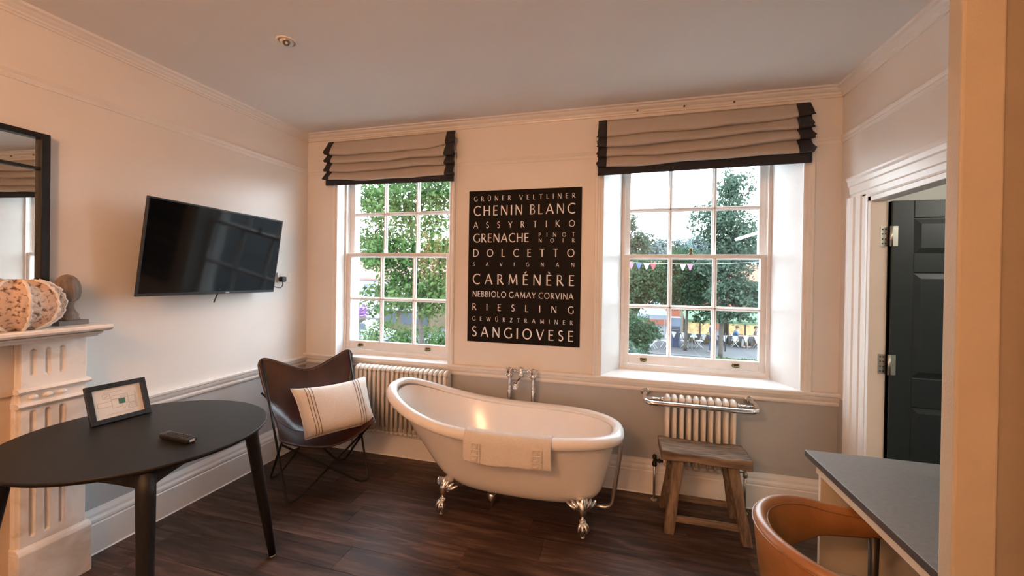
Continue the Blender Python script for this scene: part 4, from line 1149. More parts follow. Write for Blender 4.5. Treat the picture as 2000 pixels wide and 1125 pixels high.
# ================================================================== ROMAN BLINDS
def blind(label, x0, x1, zl, zr, wl, wr, yb, seed, hem, cup=0.0, sag=None):
    """folded linen blind: zl, zr = fold heights down the left and right edges."""
    r = thing('roman_blind', label, 'blind', ((x0 + x1) / 2, -.03, zl[-1]))
    rnd = random.Random(seed); ph = [[rnd.random() * 6.28 for _ in range(6)] for _ in zl]
    def zz(i, u, dz):
        z = zl[i] + (zr[i] - zl[i]) * u
        s = -.012 * math.sin(PI * u) * (0 < i < len(zl) - 1)
        s += (.0045 * math.sin(u * 7 + ph[i][0]) + .003 * math.sin(u * 17 + ph[i][1])) * (0 < i < len(zl) - 1)
        if sag: s += sag(i, u)
        return z + s
    def prof(u):
        P_ = [(yb, zz(0, u, 0))]
        nf = len(zl) - 1
        for i in range(nf - 1):
            zt, zb_ = zz(i, u, 0), zz(i + 1, u, 0); h = zt - zb_
            bulge = .050 + .010 * math.sin(u * 5 + ph[i][2]) + .006 * math.sin(u * 13 + ph[i][3])
            st_ = yb if i == 0 else yb - .012
            P_ += [(st_ - .2 * bulge, zt - .18 * h), (st_ - .55 * bulge, zt - .45 * h), (st_ - .88 * bulge, zt - .78 * h), (st_ - bulge, zb_ + .006), (st_ - bulge * .9, zb_ - .006), (st_ - bulge * .55, zb_ - .004), (yb - .016, zb_ + .014)]
        P_ += [(yb - .022, zz(nf - 1, u, 0) - .012)]
        return P_, (yb - .022, zz(nf - 1, u, 0)), (yb - .026, zz(nf, u, 0))
    def strip(name, ua, ub, m, nu, flare=0):
        rowsP = []
        for i in range(nu):
            u = ua + (ub - ua) * i / (nu - 1); P_, _, _ = prof(min(max(u, 0), 1))
            row = []
            for k, (y, z) in enumerate(P_):
                f = ((k % 7) in (3, 4, 5)) * flare * (1 if (i == 0 and flare < 0) or (i == nu - 1 and flare > 0) else 0)
                row.append(Vector((x0 + (x1 - x0) * u + f * (.6 + .5 * math.sin(k * 1.7 + seed)), y - (.0025 if m is M['band'] else 0), z)))
            rowsP.append(row)
        n_ = len(rowsP[0])
        V = [v for row in rowsP for v in row]
        F = [(i * n_ + k, i * n_ + k + 1, (i + 1) * n_ + k + 1, (i + 1) * n_ + k) for i in range(nu - 1) for k in range(n_ - 1)]
        return obj(name, (V, F), m, r, smooth=True, solid=.003)
    wT = x1 - x0; a = wl / wT; b = 1 - wr / wT
    strip('linen_panel', a - .004, b + .004, M['fabric'], 70)
    strip('side_band', 0, a, M['band'], 6, -.012)
    strip('side_band', b, 1, M['band'], 6, .016)
    V = []
    for i in range(60):
        u = i / 59; _, p, q = prof(u); x = x0 + (x1 - x0) * u
        V += [Vector((x, p[0] - .006, p[1] + .012)), Vector((x, p[0] - .010, p[1] - .01)), Vector((x, q[0] - .006, q[1] + .004)), Vector((x, q[0], q[1]))]
    F = [(i * 4 + k, i * 4 + k + 1, i * 4 + 5 + k, i * 4 + 4 + k) for i in range(59) for k in range(3)]
    obj('hem_band', (V, F), M['band'], r, smooth=True, solid=.004)
    obj('head_batten', bx((x0 + .004, -.034, max(zl[0], zr[0]) - .05), (x1 - .004, -.001, max(zl[0], zr[0]) - .012)), M['cream'], r)
    return r
blind('small linen roman blind with dark bands over the left window', -2.505, -1.292, [2.705, 2.592, 2.520, 2.440, 2.368, 2.318], [2.715, 2.600, 2.512, 2.445, 2.355, 2.302], .055, .075, -.036, 2, .05,
      sag=lambda i, u: (-.010 * math.sin(PI * u) if i == 1 else 0) + (.030 * max(0, (u - .80) / .2) if i == 1 else 0))
blind('wide linen roman blind with dark bands over the right window', -.160, 1.185, [2.695, 2.570, 2.493, 2.420, 2.352, 2.288], [2.702, 2.612, 2.538, 2.458, 2.380, 2.305], .062, .082, -.040, 5, .05)

# ================================================================== CEILING SPOT, DESK, TUB CHAIR
sp_ = thing('ceiling_spotlight', 'small white eyeball spotlight set in the ceiling above the television', 'spotlight', (-1.74, -1.284, ZC))
obj('trim_ring', lathe(BM(), [(.052, ZC), (.053, ZC - .003), (.048, ZC - .006), (.040, ZC - .005), (.040, ZC)], (-1.74, -1.284, 0), 32), M['plaster'], sp_, smooth=True)
bm = sphere(BM(), (-1.74, -1.284, ZC + .008), .037, 24, 12); eb = obj('eyeball', bm, M['plaster'], sp_, smooth=True)
obj('lens', lathe(BM(), [(.020, .030), (.022, .0345), (.015, .036), (.001, .036)], (0, 0, 0), 20, 'z', Matrix.Translation((-1.74, -1.284, ZC + .008)) @ Matrix.Rotation(PI - .5, 4, 'X') @ Matrix.Rotation(.4, 4, 'Y')), M['steel'], eb)

dk = thing('desk', 'grey topped desk with cream panel legs beside the open door', 'desk', (1.1, -1.3, 0))
obj('desktop', bx((.8625, -1.735, .7235), (1.372, -.868, .75)), M['desk'], dk, bevel=.001, seg=1)
obj('edge_strip', bx((.8605, -1.735, .7225), (.8625, -.867, .7475)), M['deskedge'], dk)
obj('apron', bx((.884, -1.735, .672), (.904, -.925, .7235)), M['cream'], dk, bevel=.001, seg=1)
obj('end_panel', bx((.903, -.925, 0), (1.365, -.905, .7235)), M['cream'], dk, bevel=.001, seg=1)
obj('end_panel', bx((.903, -1.735, 0), (1.365, -1.715, .7235)), M['cream'], dk, bevel=.001, seg=1)
obj('back_panel', bx((1.340, -1.715, .25), (1.355, -.925, .7235)), M['cream'], dk)

tc_ = thing('tub_chair', 'tan leather tub chair with dark legs pulled up to the desk', 'chair', (.79, -1.45, 0))
tcx, tcy, trx, try_ = .80, -1.455, .272, .262
path = [(1.03, tcy + try_ - .012), (.92, tcy + try_ - .004)] + [(tcx + trx * math.cos(a), tcy + try_ * math.sin(a)) for a in [PI / 2 + PI * k / 28 for k in range(29)]] + [(.92, tcy - try_ + .004), (1.03, tcy - try_ + .012)]
PT = smooth_path([Vector((x, y, 0)) for x, y in path], 2); nP = len(PT)
ring_prof = []
bmb = BM(); rings = []
for i, p in enumerate(PT):
    tn = (PT[min(nP - 1, i + 1)] - PT[max(0, i - 1)]).normalized(); out = Vector((-tn.y, tn.x, 0))
    if (p - Vector((tcx, tcy, 0))).dot(out) < 0: out = -out
    k = math.sin(PI * i / (nP - 1)) ** .8
    zt = .700 - .050 * (1 - k) ** 1.3; zb_ = .575 - .12 * k
    if i in (0, nP - 1): zt -= .03; zb_ += .02
    lean = .02 * k
    pts_ = [(.020, zb_ + .012), (.026 + lean * .3, (zb_ + zt) / 2), (.023 + lean, zt - .022), (.014 + lean, zt - .005), (0 + lean, zt), (-.014 + lean, zt - .005), (-.022 + lean, zt - .022), (-.026 + lean * .3, (zb_ + zt) / 2), (-.020, zb_ + .012), (-.010, zb_), (.010, zb_)]
    rings.append([bmb.verts.new(p + out * a + Vector((0, 0, z))) for a, z in pts_])
for A, B in zip(rings, rings[1:]):
    for k in range(11): bmb.faces.new((A[k], A[(k + 1) % 11], B[(k + 1) % 11], B[k]))
bmb.faces.new(rings[0][::-1]); bmb.faces.new(rings[-1])
pipe_pts = [rg[2].co.copy() + (rg[2].co - rg[6].co).normalized() * .001 for rg in rings]
pin = [rg[6].co.copy() + (rg[6].co - rg[2].co).normalized() * .001 for rg in rings]
bk = obj('back_band', fix(bmb), M['tan'], tc_, smooth=True)
obj('seam_piping', tube(BM(), pipe_pts, .0032, 6), M['tan_in'], bk); obj('seam_piping', tube(BM(), pin, .0032, 6), M['tan_in'], bk)
bm = BM()
rr_ = [(.02, .36), (.215, .365), (.235, .38), (.235, .412), (.22, .425), (.14, .432), (.02, .434)]
for r, z in rr_: pass
lathe(bm, rr_, (.86, tcy, 0), 40); obj('seat', bm, M['tan'], tc_, smooth=True)
for tx_, ty_, fx, fy in ((.66, tcy + .222, .585, tcy + .275), (.96, tcy + .245, .985, tcy + .30), (.64, tcy - .225, .585, tcy - .275), (.96, tcy - .245, .985, tcy - .30)):
    obj('leg', tube(BM(), [(tx_, ty_, .575), (fx, fy, 0)], [.017, .013], 14), M['dark_leg'], tc_)
for a, b in (((.64, tcy + .225), (.96, tcy + .245)), ((.64, tcy - .225), (.96, tcy - .245)), ((.64, tcy + .225), (.64, tcy - .225)), ((.96, tcy + .245), (.96, tcy - .245))):
    obj('seat_rail', tube(BM(), [(*a, .40), (*b, .40)], .010, 10), M['dark_leg'], tc_)

# ================================================================== OUTSIDE
GZ = -2.85
def mat_leaf(name, a, b):
    m, n, l, p = newmat(name)
    n.remove(p); out = n['Material Output']
    g = n.new('ShaderNodeNewGeometry'); nz = n.new('ShaderNodeTexNoise'); nz.inputs['Scale'].default_value = 3.5; nz.inputs['Detail'].default_value = 5
    l.new(g.outputs['Position'], nz.inputs['Vector'])
    rp = n.new('ShaderNodeValToRGB'); e = rp.color_ramp.elements
    e[0].position = .36; e[0].color = (*a, 1); e[1].position = .64; e[1].color = (*b, 1); l.new(nz.outputs['Fac'], rp.inputs[0])
    df = n.new('ShaderNodeBsdfDiffuse'); tr = n.new('ShaderNodeBsdfTranslucent'); mx = n.new('ShaderNodeMixShader'); mx.inputs[0].default_value = .4
    l.new(rp.outputs[0], df.inputs[0]); l.new(rp.outputs[0], tr.inputs[0]); l.new(df.outputs[0], mx.inputs[1]); l.new(tr.outputs[0], mx.inputs[2]); l.new(mx.outputs[0], out.inputs[0])
    return m
M['leaf'] = mat_leaf('leaf_bright', (.030, .062, .018), (.085, .135, .05))
M['leaf_d'] = mat_leaf('leaf_dark', (.020, .045, .027), (.056, .100, .056))
M['leaf_b'] = mat_leaf('leaf_bluish', (.036, .060, .042), (.082, .118, .088))
M['bark'] = mat('bark', (.045, .036, .030), .9, var=.3, scale=14, stretch=(4, 4, 1), bump=.8, bscale=30)
M['asphalt'] = mat('asphalt', (.040, .041, .044), .9, var=.1, scale=4)
M['pave'] = mat('pavement', (.042, .042, .045), .9, var=.08, scale=3)
M['kerb'] = mat('kerb_stone', (.07, .07, .07), .9)
M['grass'] = mat('turf', (.05, .075, .028), .95, var=.3, scale=20)
M['brick'] = mat('red_brick', (.17, .048, .028), .9, var=.25, scale=9)
M['tile'] = mat('terracotta_tile', (.19, .058, .033), .9, var=.2, scale=7)
M['tile_p'] = mat('faded_tile', (.17, .085, .07), .9, var=.2, scale=7)
M['render_w'] = mat('white_render', (.30, .30, .32), .9, var=.05)
M['ochre'] = mat('ochre_render', (.075, .055, .028), .9, var=.1)
M['awning'] = mat('green_awning', (.055, .10, .05), .8, var=.08)
M['canvas'] = mat('pale_canvas', (.20, .23, .27), .8, var=.04)
M['hill'] = mat_leaf('hill_wood_hazed', (.06, .085, .085), (.12, .15, .15))  # distance haze put into the hill and far leaf colours
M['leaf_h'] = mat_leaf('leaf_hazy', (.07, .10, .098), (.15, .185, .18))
M['kiosk'] = mat('pale_blue_paint', (.12, .15, .21), .7)
M['navy'] = mat('navy_cloth', (.028, .04, .075), .9)
M['blue_cloth'] = mat('blue_cloth', (.05, .09, .17), .9)
M['pale_cloth'] = mat('pale_cloth', (.22, .21, .21), .9)
M['dark_cloth'] = mat('dark_cloth', (.03, .03, .035), .9)
M['skin'] = mat('skin', (.24, .14, .10), .6)
M['hair'] = mat('dark_hair', (.03, .02, .015), .7)
M['white_metal'] = mat('white_metal', (.34, .34, .34), .5)
M['green_metal'] = mat('pale_green_metal', (.13, .17, .11), .5)
M['flag_r'] = mat('red_flag', (.17, .022, .032), .8); M['flag_b'] = mat('blue_flag', (.03, .05, .15), .8); M['flag_w'] = mat('white_flag', (.30, .30, .31), .8); M['flag_p'] = mat('pink_flag', (.20, .07, .10), .8)
M['win'] = mat('dark_window', (.05, .06, .075), .15)
m, n, l, p = newmat('lit_shop_interior'); p.inputs['Base Color'].default_value = (.6, .42, .2, 1); p.inputs['Emission Color'].default_value = (1, .62, .22, 1); p.inputs['Emission Strength'].default_value = .42
nz = n.new('ShaderNodeTexNoise'); nz.inputs['Scale'].default_value = 4.5; t = n.new('ShaderNodeTexCoord'); rp = n.new('ShaderNodeValToRGB'); rp.color_ramp.elements[0].position = .38; rp.color_ramp.elements[0].color = (.10, .05, .02, 1); rp.color_ramp.elements[1].position = .62; rp.color_ramp.elements[1].color = (1, .66, .26, 1)
l.new(t.outputs['Object'], nz.inputs['Vector']); l.new(nz.outputs['Fac'], rp.inputs[0]); l.new(rp.outputs[0], p.inputs['Emission Color']); M['lit'] = m
M['purple'] = mat('purple_petal', (.11, .03, .15), .8, var=.3, scale=30)
M['carpaint'] = mat('silver_car_paint', (.18, .20, .22), .25, coat=.5)
M['rubber'] = mat('rubber', (.02, .02, .02), .8)

for nm, lo, hi, mm in (('ground_street', (-60, .8, GZ - .3), (60, 140, GZ), 'asphalt'), ('ground_pavement', (-40, 21.1, GZ), (40, 60, GZ + .10), 'pave'), ('trim_kerb', (-40, 20.85, GZ), (40, 21.1, GZ + .11), 'kerb')):
    tag(obj(nm, bx(lo, hi), M[mm]), kind='structure')
GP = GZ + .10

rng = np.random.default_rng(11)
def leaf_mesh(pts, size):
    n_ = len(pts)
    nrm = rng.normal(size=(n_, 3)); nrm[:, 2] += .5; nrm /= np.linalg.norm(nrm, axis=1)[:, None]
    a = np.cross(nrm, rng.normal(size=(n_, 3))); a /= np.linalg.norm(a, axis=1)[:, None]; b = np.cross(nrm, a)
    s = size * (.65 + .7 * rng.random(n_))[:, None]
    V = np.stack([pts - a * s, pts + b * s * .5 + nrm * s * .12, pts + a * s, pts - b * s * .5 + nrm * s * .12], 1).reshape(-1, 3)
    F = np.arange(n_ * 4).reshape(-1, 4)
    return V.tolist(), F.tolist()
def crown_pts(blobs, n_, fill=.55):
    w = np.array([b[3] * b[4] * b[5] for b in blobs]); w = w ** .75; w /= w.sum(); out = []
    for b, k in zip(blobs, rng.multinomial(n_, w)):
        # twig clusters on and inside the blob
        nc = max(6, k // 26)
        d = rng.normal(size=(nc, 3)); d /= np.linalg.norm(d, axis=1)[:, None]
        r = (1 - fill * rng.random(nc) ** 1.6)[:, None]
        c = np.array(b[:3]) + d * r * np.array(b[3:6])
        i = rng.integers(0, nc, k)
        out.append(c[i] + rng.normal(size=(k, 3)) * np.array(b[3:6]) * .16)
    return np.concatenate(out)
def tree(name, label, base, blobs, n_, size, m, trunk_r=.16, group=None, fill=.55):
    t = thing(name, label, 'tree' if 'bush' not in name else 'bush', base, group)
    V, F = leaf_mesh(crown_pts(blobs, n_, fill), size)
    o = obj('foliage', (V, F), M[m], t); o['kind'] = 'stuff'
    top = max(b[2] for b in blobs); bm = BM()
    cx = np.mean([b[0] for b in blobs]); cy = np.mean([b[1] for b in blobs])
    tube(bm, smooth_path([base, (base[0] * .7 + cx * .3, base[1] * .7 + cy * .3, base[2] * .6 + top * .4), (cx, cy, top)], 5), [trunk_r * (1 - .07 * k) for k in range(11)], 9)
    for b in blobs:
        s = Vector(base).lerp(Vector((cx, cy, top)), .45); e = Vector(b[:3])
        tube(bm, smooth_path([s, s.lerp(e, .5) + Vector((0, 0, .2)), e], 4), [trunk_r * .45 * (1 - .09 * k) for k in range(9)], 6)
    obj('trunk', bm, M['bark'], t)
    return t
# close tree filling the left window
tree('street_tree', 'leafy green tree close outside the left window with pale twin trunks', (-6.45, 9.6, GZ),
     [(-8.6, 9.7, 4.2, 1.0, 1.0, .9), (-8.7, 9.7, 2.6, .9, 1.0, .9), (-7.2, 9.6, 3.9, 1.5, 1.3, 1.3), (-5.9, 9.7, 4.4, 1.2, 1.2, 1.2), (-7.6, 9.5, 2.2, 1.2, 1.2, .95), (-6.2, 9.5, 2.5, 1.3, 1.2, 1.1), (-6.7, 9.4, .9, 1.1, 1.0, .8), (-5.8, 9.6, 1.0, .9, 1.0, .9), (-8.1, 9.8, .7, .9, .9, .8)], 15000, .085, 'leaf', .12, fill=.85)
tree('leafy_bush', 'low green bush below the left window behind the parked car', (-7.4, 10.5, GZ), [(-8.6, 10.5, -1.0, 1.2, .8, .75), (-7.0, 10.5, -1.1, 1.3, .8, .8), (-5.8, 10.4, -1.3, 1.2, .8, .8)], 3800, .075, 'leaf', .06)
# trees seen through the right window
tree('tall_tree', 'tallest dark tree right of centre through the right window', (5.25, 20.2, GP),
     [(5.75, 20.2, 6.2, .95, .9, 1.0), (5.2, 20.2, 4.6, 1.5, 1.2, 1.0), (6.0, 20.2, 3.6, 1.5, 1.2, 1.0), (5.4, 20.1, 2.2, 1.3, 1.1, .9), (5.9, 20.0, .8, 1.1, 1.0, .9), (5.2, 20.0, .9, .9, .9, .8), (6.7, 20.2, .6, .9, .9, .9), (5.9, 19.9, -.35, .8, .7, .4), (5.2, 19.9, -.4, .5, .5, .4)], 15000, .10, 'leaf_b', .125, fill=.8)
tree('tall_tree', 'round dense tree in the middle of the right window lower sash', (3.9, 22.6, GP), [(3.7, 22.3, 1.2, 1.5, 1.0, 1.1), (2.7, 22.4, 1.5, 1.2, 1.0, 1.0), (4.6, 22.3, .6, 1.1, .9, .8), (3.6, 22.4, 2.6, 1.1, .9, .8), (4.9, 22.3, 1.9, 1.1, .9, .9), (3.2, 22.2, .2, .9, .8, .5), (5.1, 22.0, -.35, .7, .6, .4), (4.5, 22.0, -.75, .45, .4, .35)], 12000, .095, 'leaf_d', .11, fill=.7)
tree('tall_tree', 'dark tree behind the bunting at the left of the right window', (.9, 21.5, GP), [(.9, 21.4, 1.3, 1.2, 1.0, 1.0), (1.9, 21.5, .9, 1.1, .9, .9), (.5, 21.4, .3, .9, .9, .7), (1.4, 21.3, 1.9, 1.0, .9, .7)], 9000, .095, 'leaf_d', .14, fill=.7)
tree('tall_tree', 'thin branched tree with airy top at the far left of the right window', (1.0, 25, GP), [(.7, 25, 4.9, .7, .7, .8), (1.5, 25, 3.9, .9, .8, .8), (.9, 25, 3.2, .9, .8, .8)], 3200, .10, 'leaf_b', .10, fill=.85)
tree('dark_bush', 'big dark bush at the lower left of the right window', (.75, 17.8, GZ), [(.75, 17.8, -.95, .85, .7, .70), (1.40, 17.9, -1.25, .65, .6, .5), (.6, 17.6, -1.9, .8, .6, .6)], 6000, .075, 'leaf_d', .07)
tree('low_bush', 'grey green shrub by the silver car roof', (.50, 13.4, GZ), [(.55, 13.4, -1.45, .45, .4, .4), (.3, 13.4, -1.8, .5, .4, .5)], 1800, .06, 'leaf_b', .03)
for i, (x, z, lb) in enumerate(((2.5, 5.6, 'hazy distant tree furthest left on the hill through the right window'), (7.0, 6.0, 'hazy distant tree in the middle of the hill through the right window'), (12.5, 6.6, 'hazy distant tree right of the middle on the hill'), (18.5, 6.4, 'hazy distant tree behind the tall tree on the hill'))):
    tree('distant_tree', lb, (x, 58 + i * 4, GZ), [(x, 58 + i * 4, z - .3, 2.6, 1.5, 1.9), (x + 2.2, 58 + i * 4, z - 1.6, 2.6, 1.5, 2.2), (x - 2, 58 + i * 4, z - 1.8, 2.4, 1.5, 2)], 5000, .26, 'leaf_h', .4, 'distant trees on the hill')

def hill(u, v):
    x = -90 + 220 * u; y = 74 + 50 * v
    return Vector((x, y, GZ - 1 + (7.6 + .9 * math.sin(x * .11) + .5 * math.sin(x * .31 + 1)) * math.sin(PI * min(1, v * 1.4 + .02) * .5) + .25 * math.sin(x * 1.7) + .2 * math.sin(x * 2.9 + y)))
tag(obj('ground_hill', grid(hill, 240, 14), M['hill'], None, smooth=True), kind='structure')

# houses
def gable(name, label, x0, x1, y0, y1, z0, ze, zr, wall, roof, wins):
    h = thing(name, label, 'house', ((x0 + x1) / 2, y0, z0))
    obj('wall', bx((x0, y0, z0), (x1, y1, ze)), M[wall], h)
    bm = BM(); ym = (y0 + y1) / 2
    prism(bm, [(y0 - .3, ze - .1), (ym, zr), (y1 + .3, ze - .1), (y1 + .3, ze + .05), (ym, zr + .18), (y0 - .3, ze + .05)], x0 - .3, x1 + .3, Matrix(((0, 0, 1, 0), (1, 0, 0, 0), (0, 1, 0, 0), (0, 0, 0, 1))))
    obj('roof', fix(bm), M[roof], h)
    for (wx, wz, ww, wh) in wins:
        f = obj('window', bx((wx - ww / 2, y0 - .06, wz), (wx + ww / 2, y0 - .002, wz + wh)), M['white_metal'], h)
        for k in (0, 1):
            for j in (0, 1):
                obj('pane', bx((wx - ww / 2 + .08 + k * (ww / 2 - .04), y0 - .075, wz + .08 + j * (wh / 2 - .04)), (wx - .04 + k * (ww / 2 - .04), y0 - .061, wz + wh / 2 - .04 + j * (wh / 2 - .04))), M['win'], f)
    obj('chimney', bx((x0 + .8, ym - .4, ze), (x0 + 1.5, ym + .4, zr + 1.0)), M['brick'], h)
    return h
gable('brick_house', 'red brick house with orange tiled roof behind the tall tree', 7.6, 15, 34, 40, GZ, 1.25, 2.6, 'brick', 'tile', [(10.9, .15, 1.0, .9), (8.9, .15, 1.0, .9), (13, .15, 1.0, .9)])
gable('brick_house', 'red roofed brick house half hidden behind the round dense tree', -1.0, 6.4, 36, 42, GZ, 1.6, 3.0, 'brick', 'tile', [(1.0, .4, 1.0, .9), (5.6, .4, 1.0, .9)])
gable('white_house', 'pale house with faded pink roof seen through the left window foliage', -27, -18.5, 31, 37, GZ, 1.0, 3.0, 'render_w', 'tile_p', [(-23.5, -.6, 1.2, 1.2), (-20.6, -.6, 1.2, 1.2)])
gable('white_house', 'second pale house with red roof right of the twin trunks', -17.6, -10, 30, 36, GZ, .9, 2.9, 'render_w', 'tile_p', [(-15.5, -.7, 1.2, 1.2), (-12.6, -.7, 1.2, 1.2)])
o = thing('ochre_shop', 'low ochre yellow shopfront beyond the left window tree', 'shop', (-15.6, 24, GP))
obj('wall', bx((-17.6, 24, GP), (-13.4, 27, -.9)), M['ochre'], o); obj('canopy', bx((-17.8, 23.2, -1.15), (-13.2, 24, -1.0)), M['canvas'], o)
for k in range(3): obj('shop_window', bx((-17.2 + k * 1.3, 23.96, GP + .5), (-16.2 + k * 1.3, 23.999, -1.4)), M['win'], o)

# cafe with green awnings
def shop(label, x0, x1):
    s = thing('cafe_front', label, 'cafe', ((x0 + x1) / 2, 26, GP))
    obj('wall', bx((x0, 26.2, GP), (x1, 28, -.45)), M['ochre'], s)
    obj('shop_interior', bx((x0 + .15, 26.12, GP + .55), (x1 - .15, 26.199, -1.05)), M['lit'], s)
    n_ = max(2, int((x1 - x0) / .9))
    for k in range(n_ + 1):
        x = x0 + .12 + (x1 - x0 - .24) * k / n_; obj('mullion', bx((x - .04, 26.05, GP), (x + .04, 26.12, -1.2)), M['dark_leg'], s)
    bm = BM(); prism(bm, [(26.1, -.62), (24.9, -1.12), (24.9, -1.30), (24.93, -1.30), (24.93, -1.14), (26.1, -.66)], x0 - .1, x1 + .1, Matrix(((0, 0, 1, 0), (1, 0, 0, 0), (0, 1, 0, 0), (0, 0, 0, 1))))
    obj('awning', fix(bm), M['awning'], s)
    return s
shop('lit cafe front under a green awning behind the empty tables', 4.3, 6.35); shop('lit cafe front under a green awning behind the seated people', 6.9, 10.2)
k_ = thing('kiosk', 'pale blue kiosk left of the cafe front', 'kiosk', (3.55, 24.6, GP))
obj('body', bx((3.25, 24.4, GP), (3.90, 25.2, -1.0)), M['kiosk'], k_); obj('counter', bx((3.32, 24.25, -2.0), (3.86, 24.4, -1.94)), M['white_metal'], k_); obj('hatch', bx((3.36, 24.37, -1.9), (3.84, 24.399, -1.55)), M['win'], k_)
mq = thing('marquee', 'white pitched marquee roof left of the blue kiosk', 'marquee', (2.6, 25, GP))
bm = BM(); ap_ = bm.verts.new((2.45, 25.2, .25)); c4 = [bm.verts.new(q) for q in ((1.25, 24.2, -.85), (3.17, 24.2, -.85), (3.17, 26.2, -.85), (1.25, 26.2, -.85))]; c5 = [bm.verts.new(v.co + Vector((0, 0, -.28))) for v in c4]
for k in range(4): bm.faces.new((c4[k], c4[(k + 1) % 4], ap_)); bm.faces.new((c4[k], c5[k], c5[(k + 1) % 4], c4[(k + 1) % 4]))
obj('roof', fix(bm), M['canvas'], mq)
for x in (1.3, 3.12):
    for y in (24.25, 26.15): obj('post', tube(BM(), [(x, y, GP), (x, y, -.9)], .03, 8), M['white_metal'], mq)
bx_ = thing('bin', 'dark navy litter bin below the kiosk hatch', 'bin', (3.48, 23.8, GP)); obj('body', bx((3.30, 23.6, GP), (3.66, 23.98, -1.75)), M['navy'], bx_, bevel=.02); obj('lid', bx((3.28, 23.58, -1.75), (3.68, 24.0, -1.70)), M['dark_cloth'], bx_)

# terrace furniture
def garden_chair(base, rz, m='white_metal'):
    r = thing('terrace_chair', '', 'chair', (0, 0, 0), 'white terrace chairs')
    b = BM(); box(b, (-.21, -.21, .43), (.21, .21, .46)); obj('seat', b, M[m], r)
    for k in range(3):
        b = BM(); box(b, (-.20, .20 + k * .012, .56 + k * .12), (.20, .225 + k * .012, .63 + k * .12)); obj('back_slat', b, M[m], r)
    for sx_ in (-.19, .19):
        obj('leg', tube(BM(), [(sx_, -.24, 0), (sx_, .10, .45), (sx_, .24, .90)], .018, 6), M[m], r); obj('leg', tube(BM(), [(sx_, .22, 0), (sx_, -.18, .45)], .018, 6), M[m], r)
    return r
c0 = garden_chair((0, 0, 0), 0)
spots_ = [(3.98, 23.55, 1.4, 'white folding terrace chair left of the green table'), (4.85, 23.75, -1.5, 'white folding terrace chair right of the green table'), (1.75, 23.3, .5, 'white terrace chair standing alone under the dark tree'), (2.05, 22.6, 1.2, 'white folding terrace chair beside the marquee post'), (2.85, 23.1, -1.0, 'white folding terrace chair just left of the kiosk'), (7.12, 24.9, 1.5, 'white terrace chair under the person in blue'), (8.48, 25.0, -1.5, 'white terrace chair under the person in pale top')]
for i, (x, y, rz, lb) in enumerate(spots_):
    if i == 0: c0.location = (x, y, GP); c0.rotation_euler = (0, 0, rz); c0['label'] = lb
    else: copy_tree(c0, (x, y, GP), rz, lb)
def terrace_table(label, x, y, m, r=.42):
    t = thing('terrace_table', label, 'table', (x, y, GP))
    obj('table_top', lathe(BM(), [(r, GP + .70), (r, GP + .73)], (x, y, 0), 20), M[m], t)
    for k in range(3):
        a = k * 2.094 + .4; obj('leg', tube(BM(), [(x + .3 * math.cos(a), y + .3 * math.sin(a), GP), (x + .12 * math.cos(a), y + .12 * math.sin(a), GP + .70)], .016, 6), M['white_metal'], t)
terrace_table('pale green round terrace table with white legs', 4.42, 23.6, 'green_metal', .46); terrace_table('white terrace table between the two seated people', 7.8, 24.9, 'white_metal')
# bunting screens
def pennants(label, x0, x1, y, z, n_, cols, w, h, name):
    t = thing(name, label, 'bunting', ((x0 + x1) / 2, y, z))
    sag = lambda f: -.22 * 4 * f * (1 - f) * (.4 if name == 'barrier_bunting' else 1)
    obj('string', tube(BM(), [(x0 + (x1 - x0) * k / 24, y, z + sag(k / 24)) for k in range(25)], .010, 5), M['flag_w'], t)
    for k in range(n_):
        f = (k + .5) / n_; x = x0 + (x1 - x0) * f; zz_ = z + sag(f); bm = BM()
        prism(bm, [(x - w / 2, zz_), (x + w / 2, zz_), (x + w * .04, zz_ - h), (x - w * .04, zz_ - h)], y - .006, y + .006, Matrix(((1, 0, 0, 0), (0, 0, 1, 0), (0, 1, 0, 0), (0, 0, 0, 1))))
        obj('flag', fix(bm), M[cols[k % len(cols)]], t)
    return t
BY = 16.4
bt_ = thing('street_bunting', 'string of a few coloured triangular flags hung across the street', 'bunting', (2.6, BY, 2))
bz = lambda x: 2.36 - .17 * max(0, 1 - ((x - 2.8) / 3.9) ** 2)
for x in (-1.4, 6.7): obj('pole', tube(BM(), [(x, BY, GZ), (x, BY, 2.40)], .035, 8), M['white_metal'], bt_)
obj('string', tube(BM(), [(-1.4 + 8.1 * k / 30, BY, bz(-1.4 + 8.1 * k / 30)) for k in range(31)], .008, 5), M['flag_w'], bt_)
for x, c in ((.28, 'flag_b'), (.56, 'flag_p'), (.90, 'flag_b'), (1.24, 'flag_w'), (1.53, 'flag_r'), (2.80, 'flag_w'), (3.10, 'flag_p')):
    bm = BM(); prism(bm, [(x - .14, bz(x)), (x + .14, bz(x)), (x + .02, bz(x) - .29), (x - .02, bz(x) - .29)], BY - .006, BY + .006, Matrix(((1, 0, 0, 0), (0, 0, 1, 0), (0, 1, 0, 0), (0, 0, 0, 1))))
    obj('flag', fix(bm), M[c], bt_)
pennants('row of black and white pennants along the terrace edge', 3.16, 9.34, 23.0, -1.72, 22, ['flag_w', 'dark_cloth'], .30, .36, 'barrier_bunting')
for x, lb in ((3.1, 'white slim post at the left end of the pennants'), (6.15, 'black slim post in the middle of the pennants'), (9.4, 'white slim post at the right end of the pennants')):
    pp_ = tag(obj('barrier_post', tube(BM(), [(x, 23.02, GP), (x, 23.02, -1.66)], .035, 8), M['dark_cloth'] if 5 < x < 7 else M['white_metal']), lb, 'post')
o = thing('street_lamp', 'white street lamp arm and head outside the top right pane', 'street lamp', (5.3, 10, GZ))
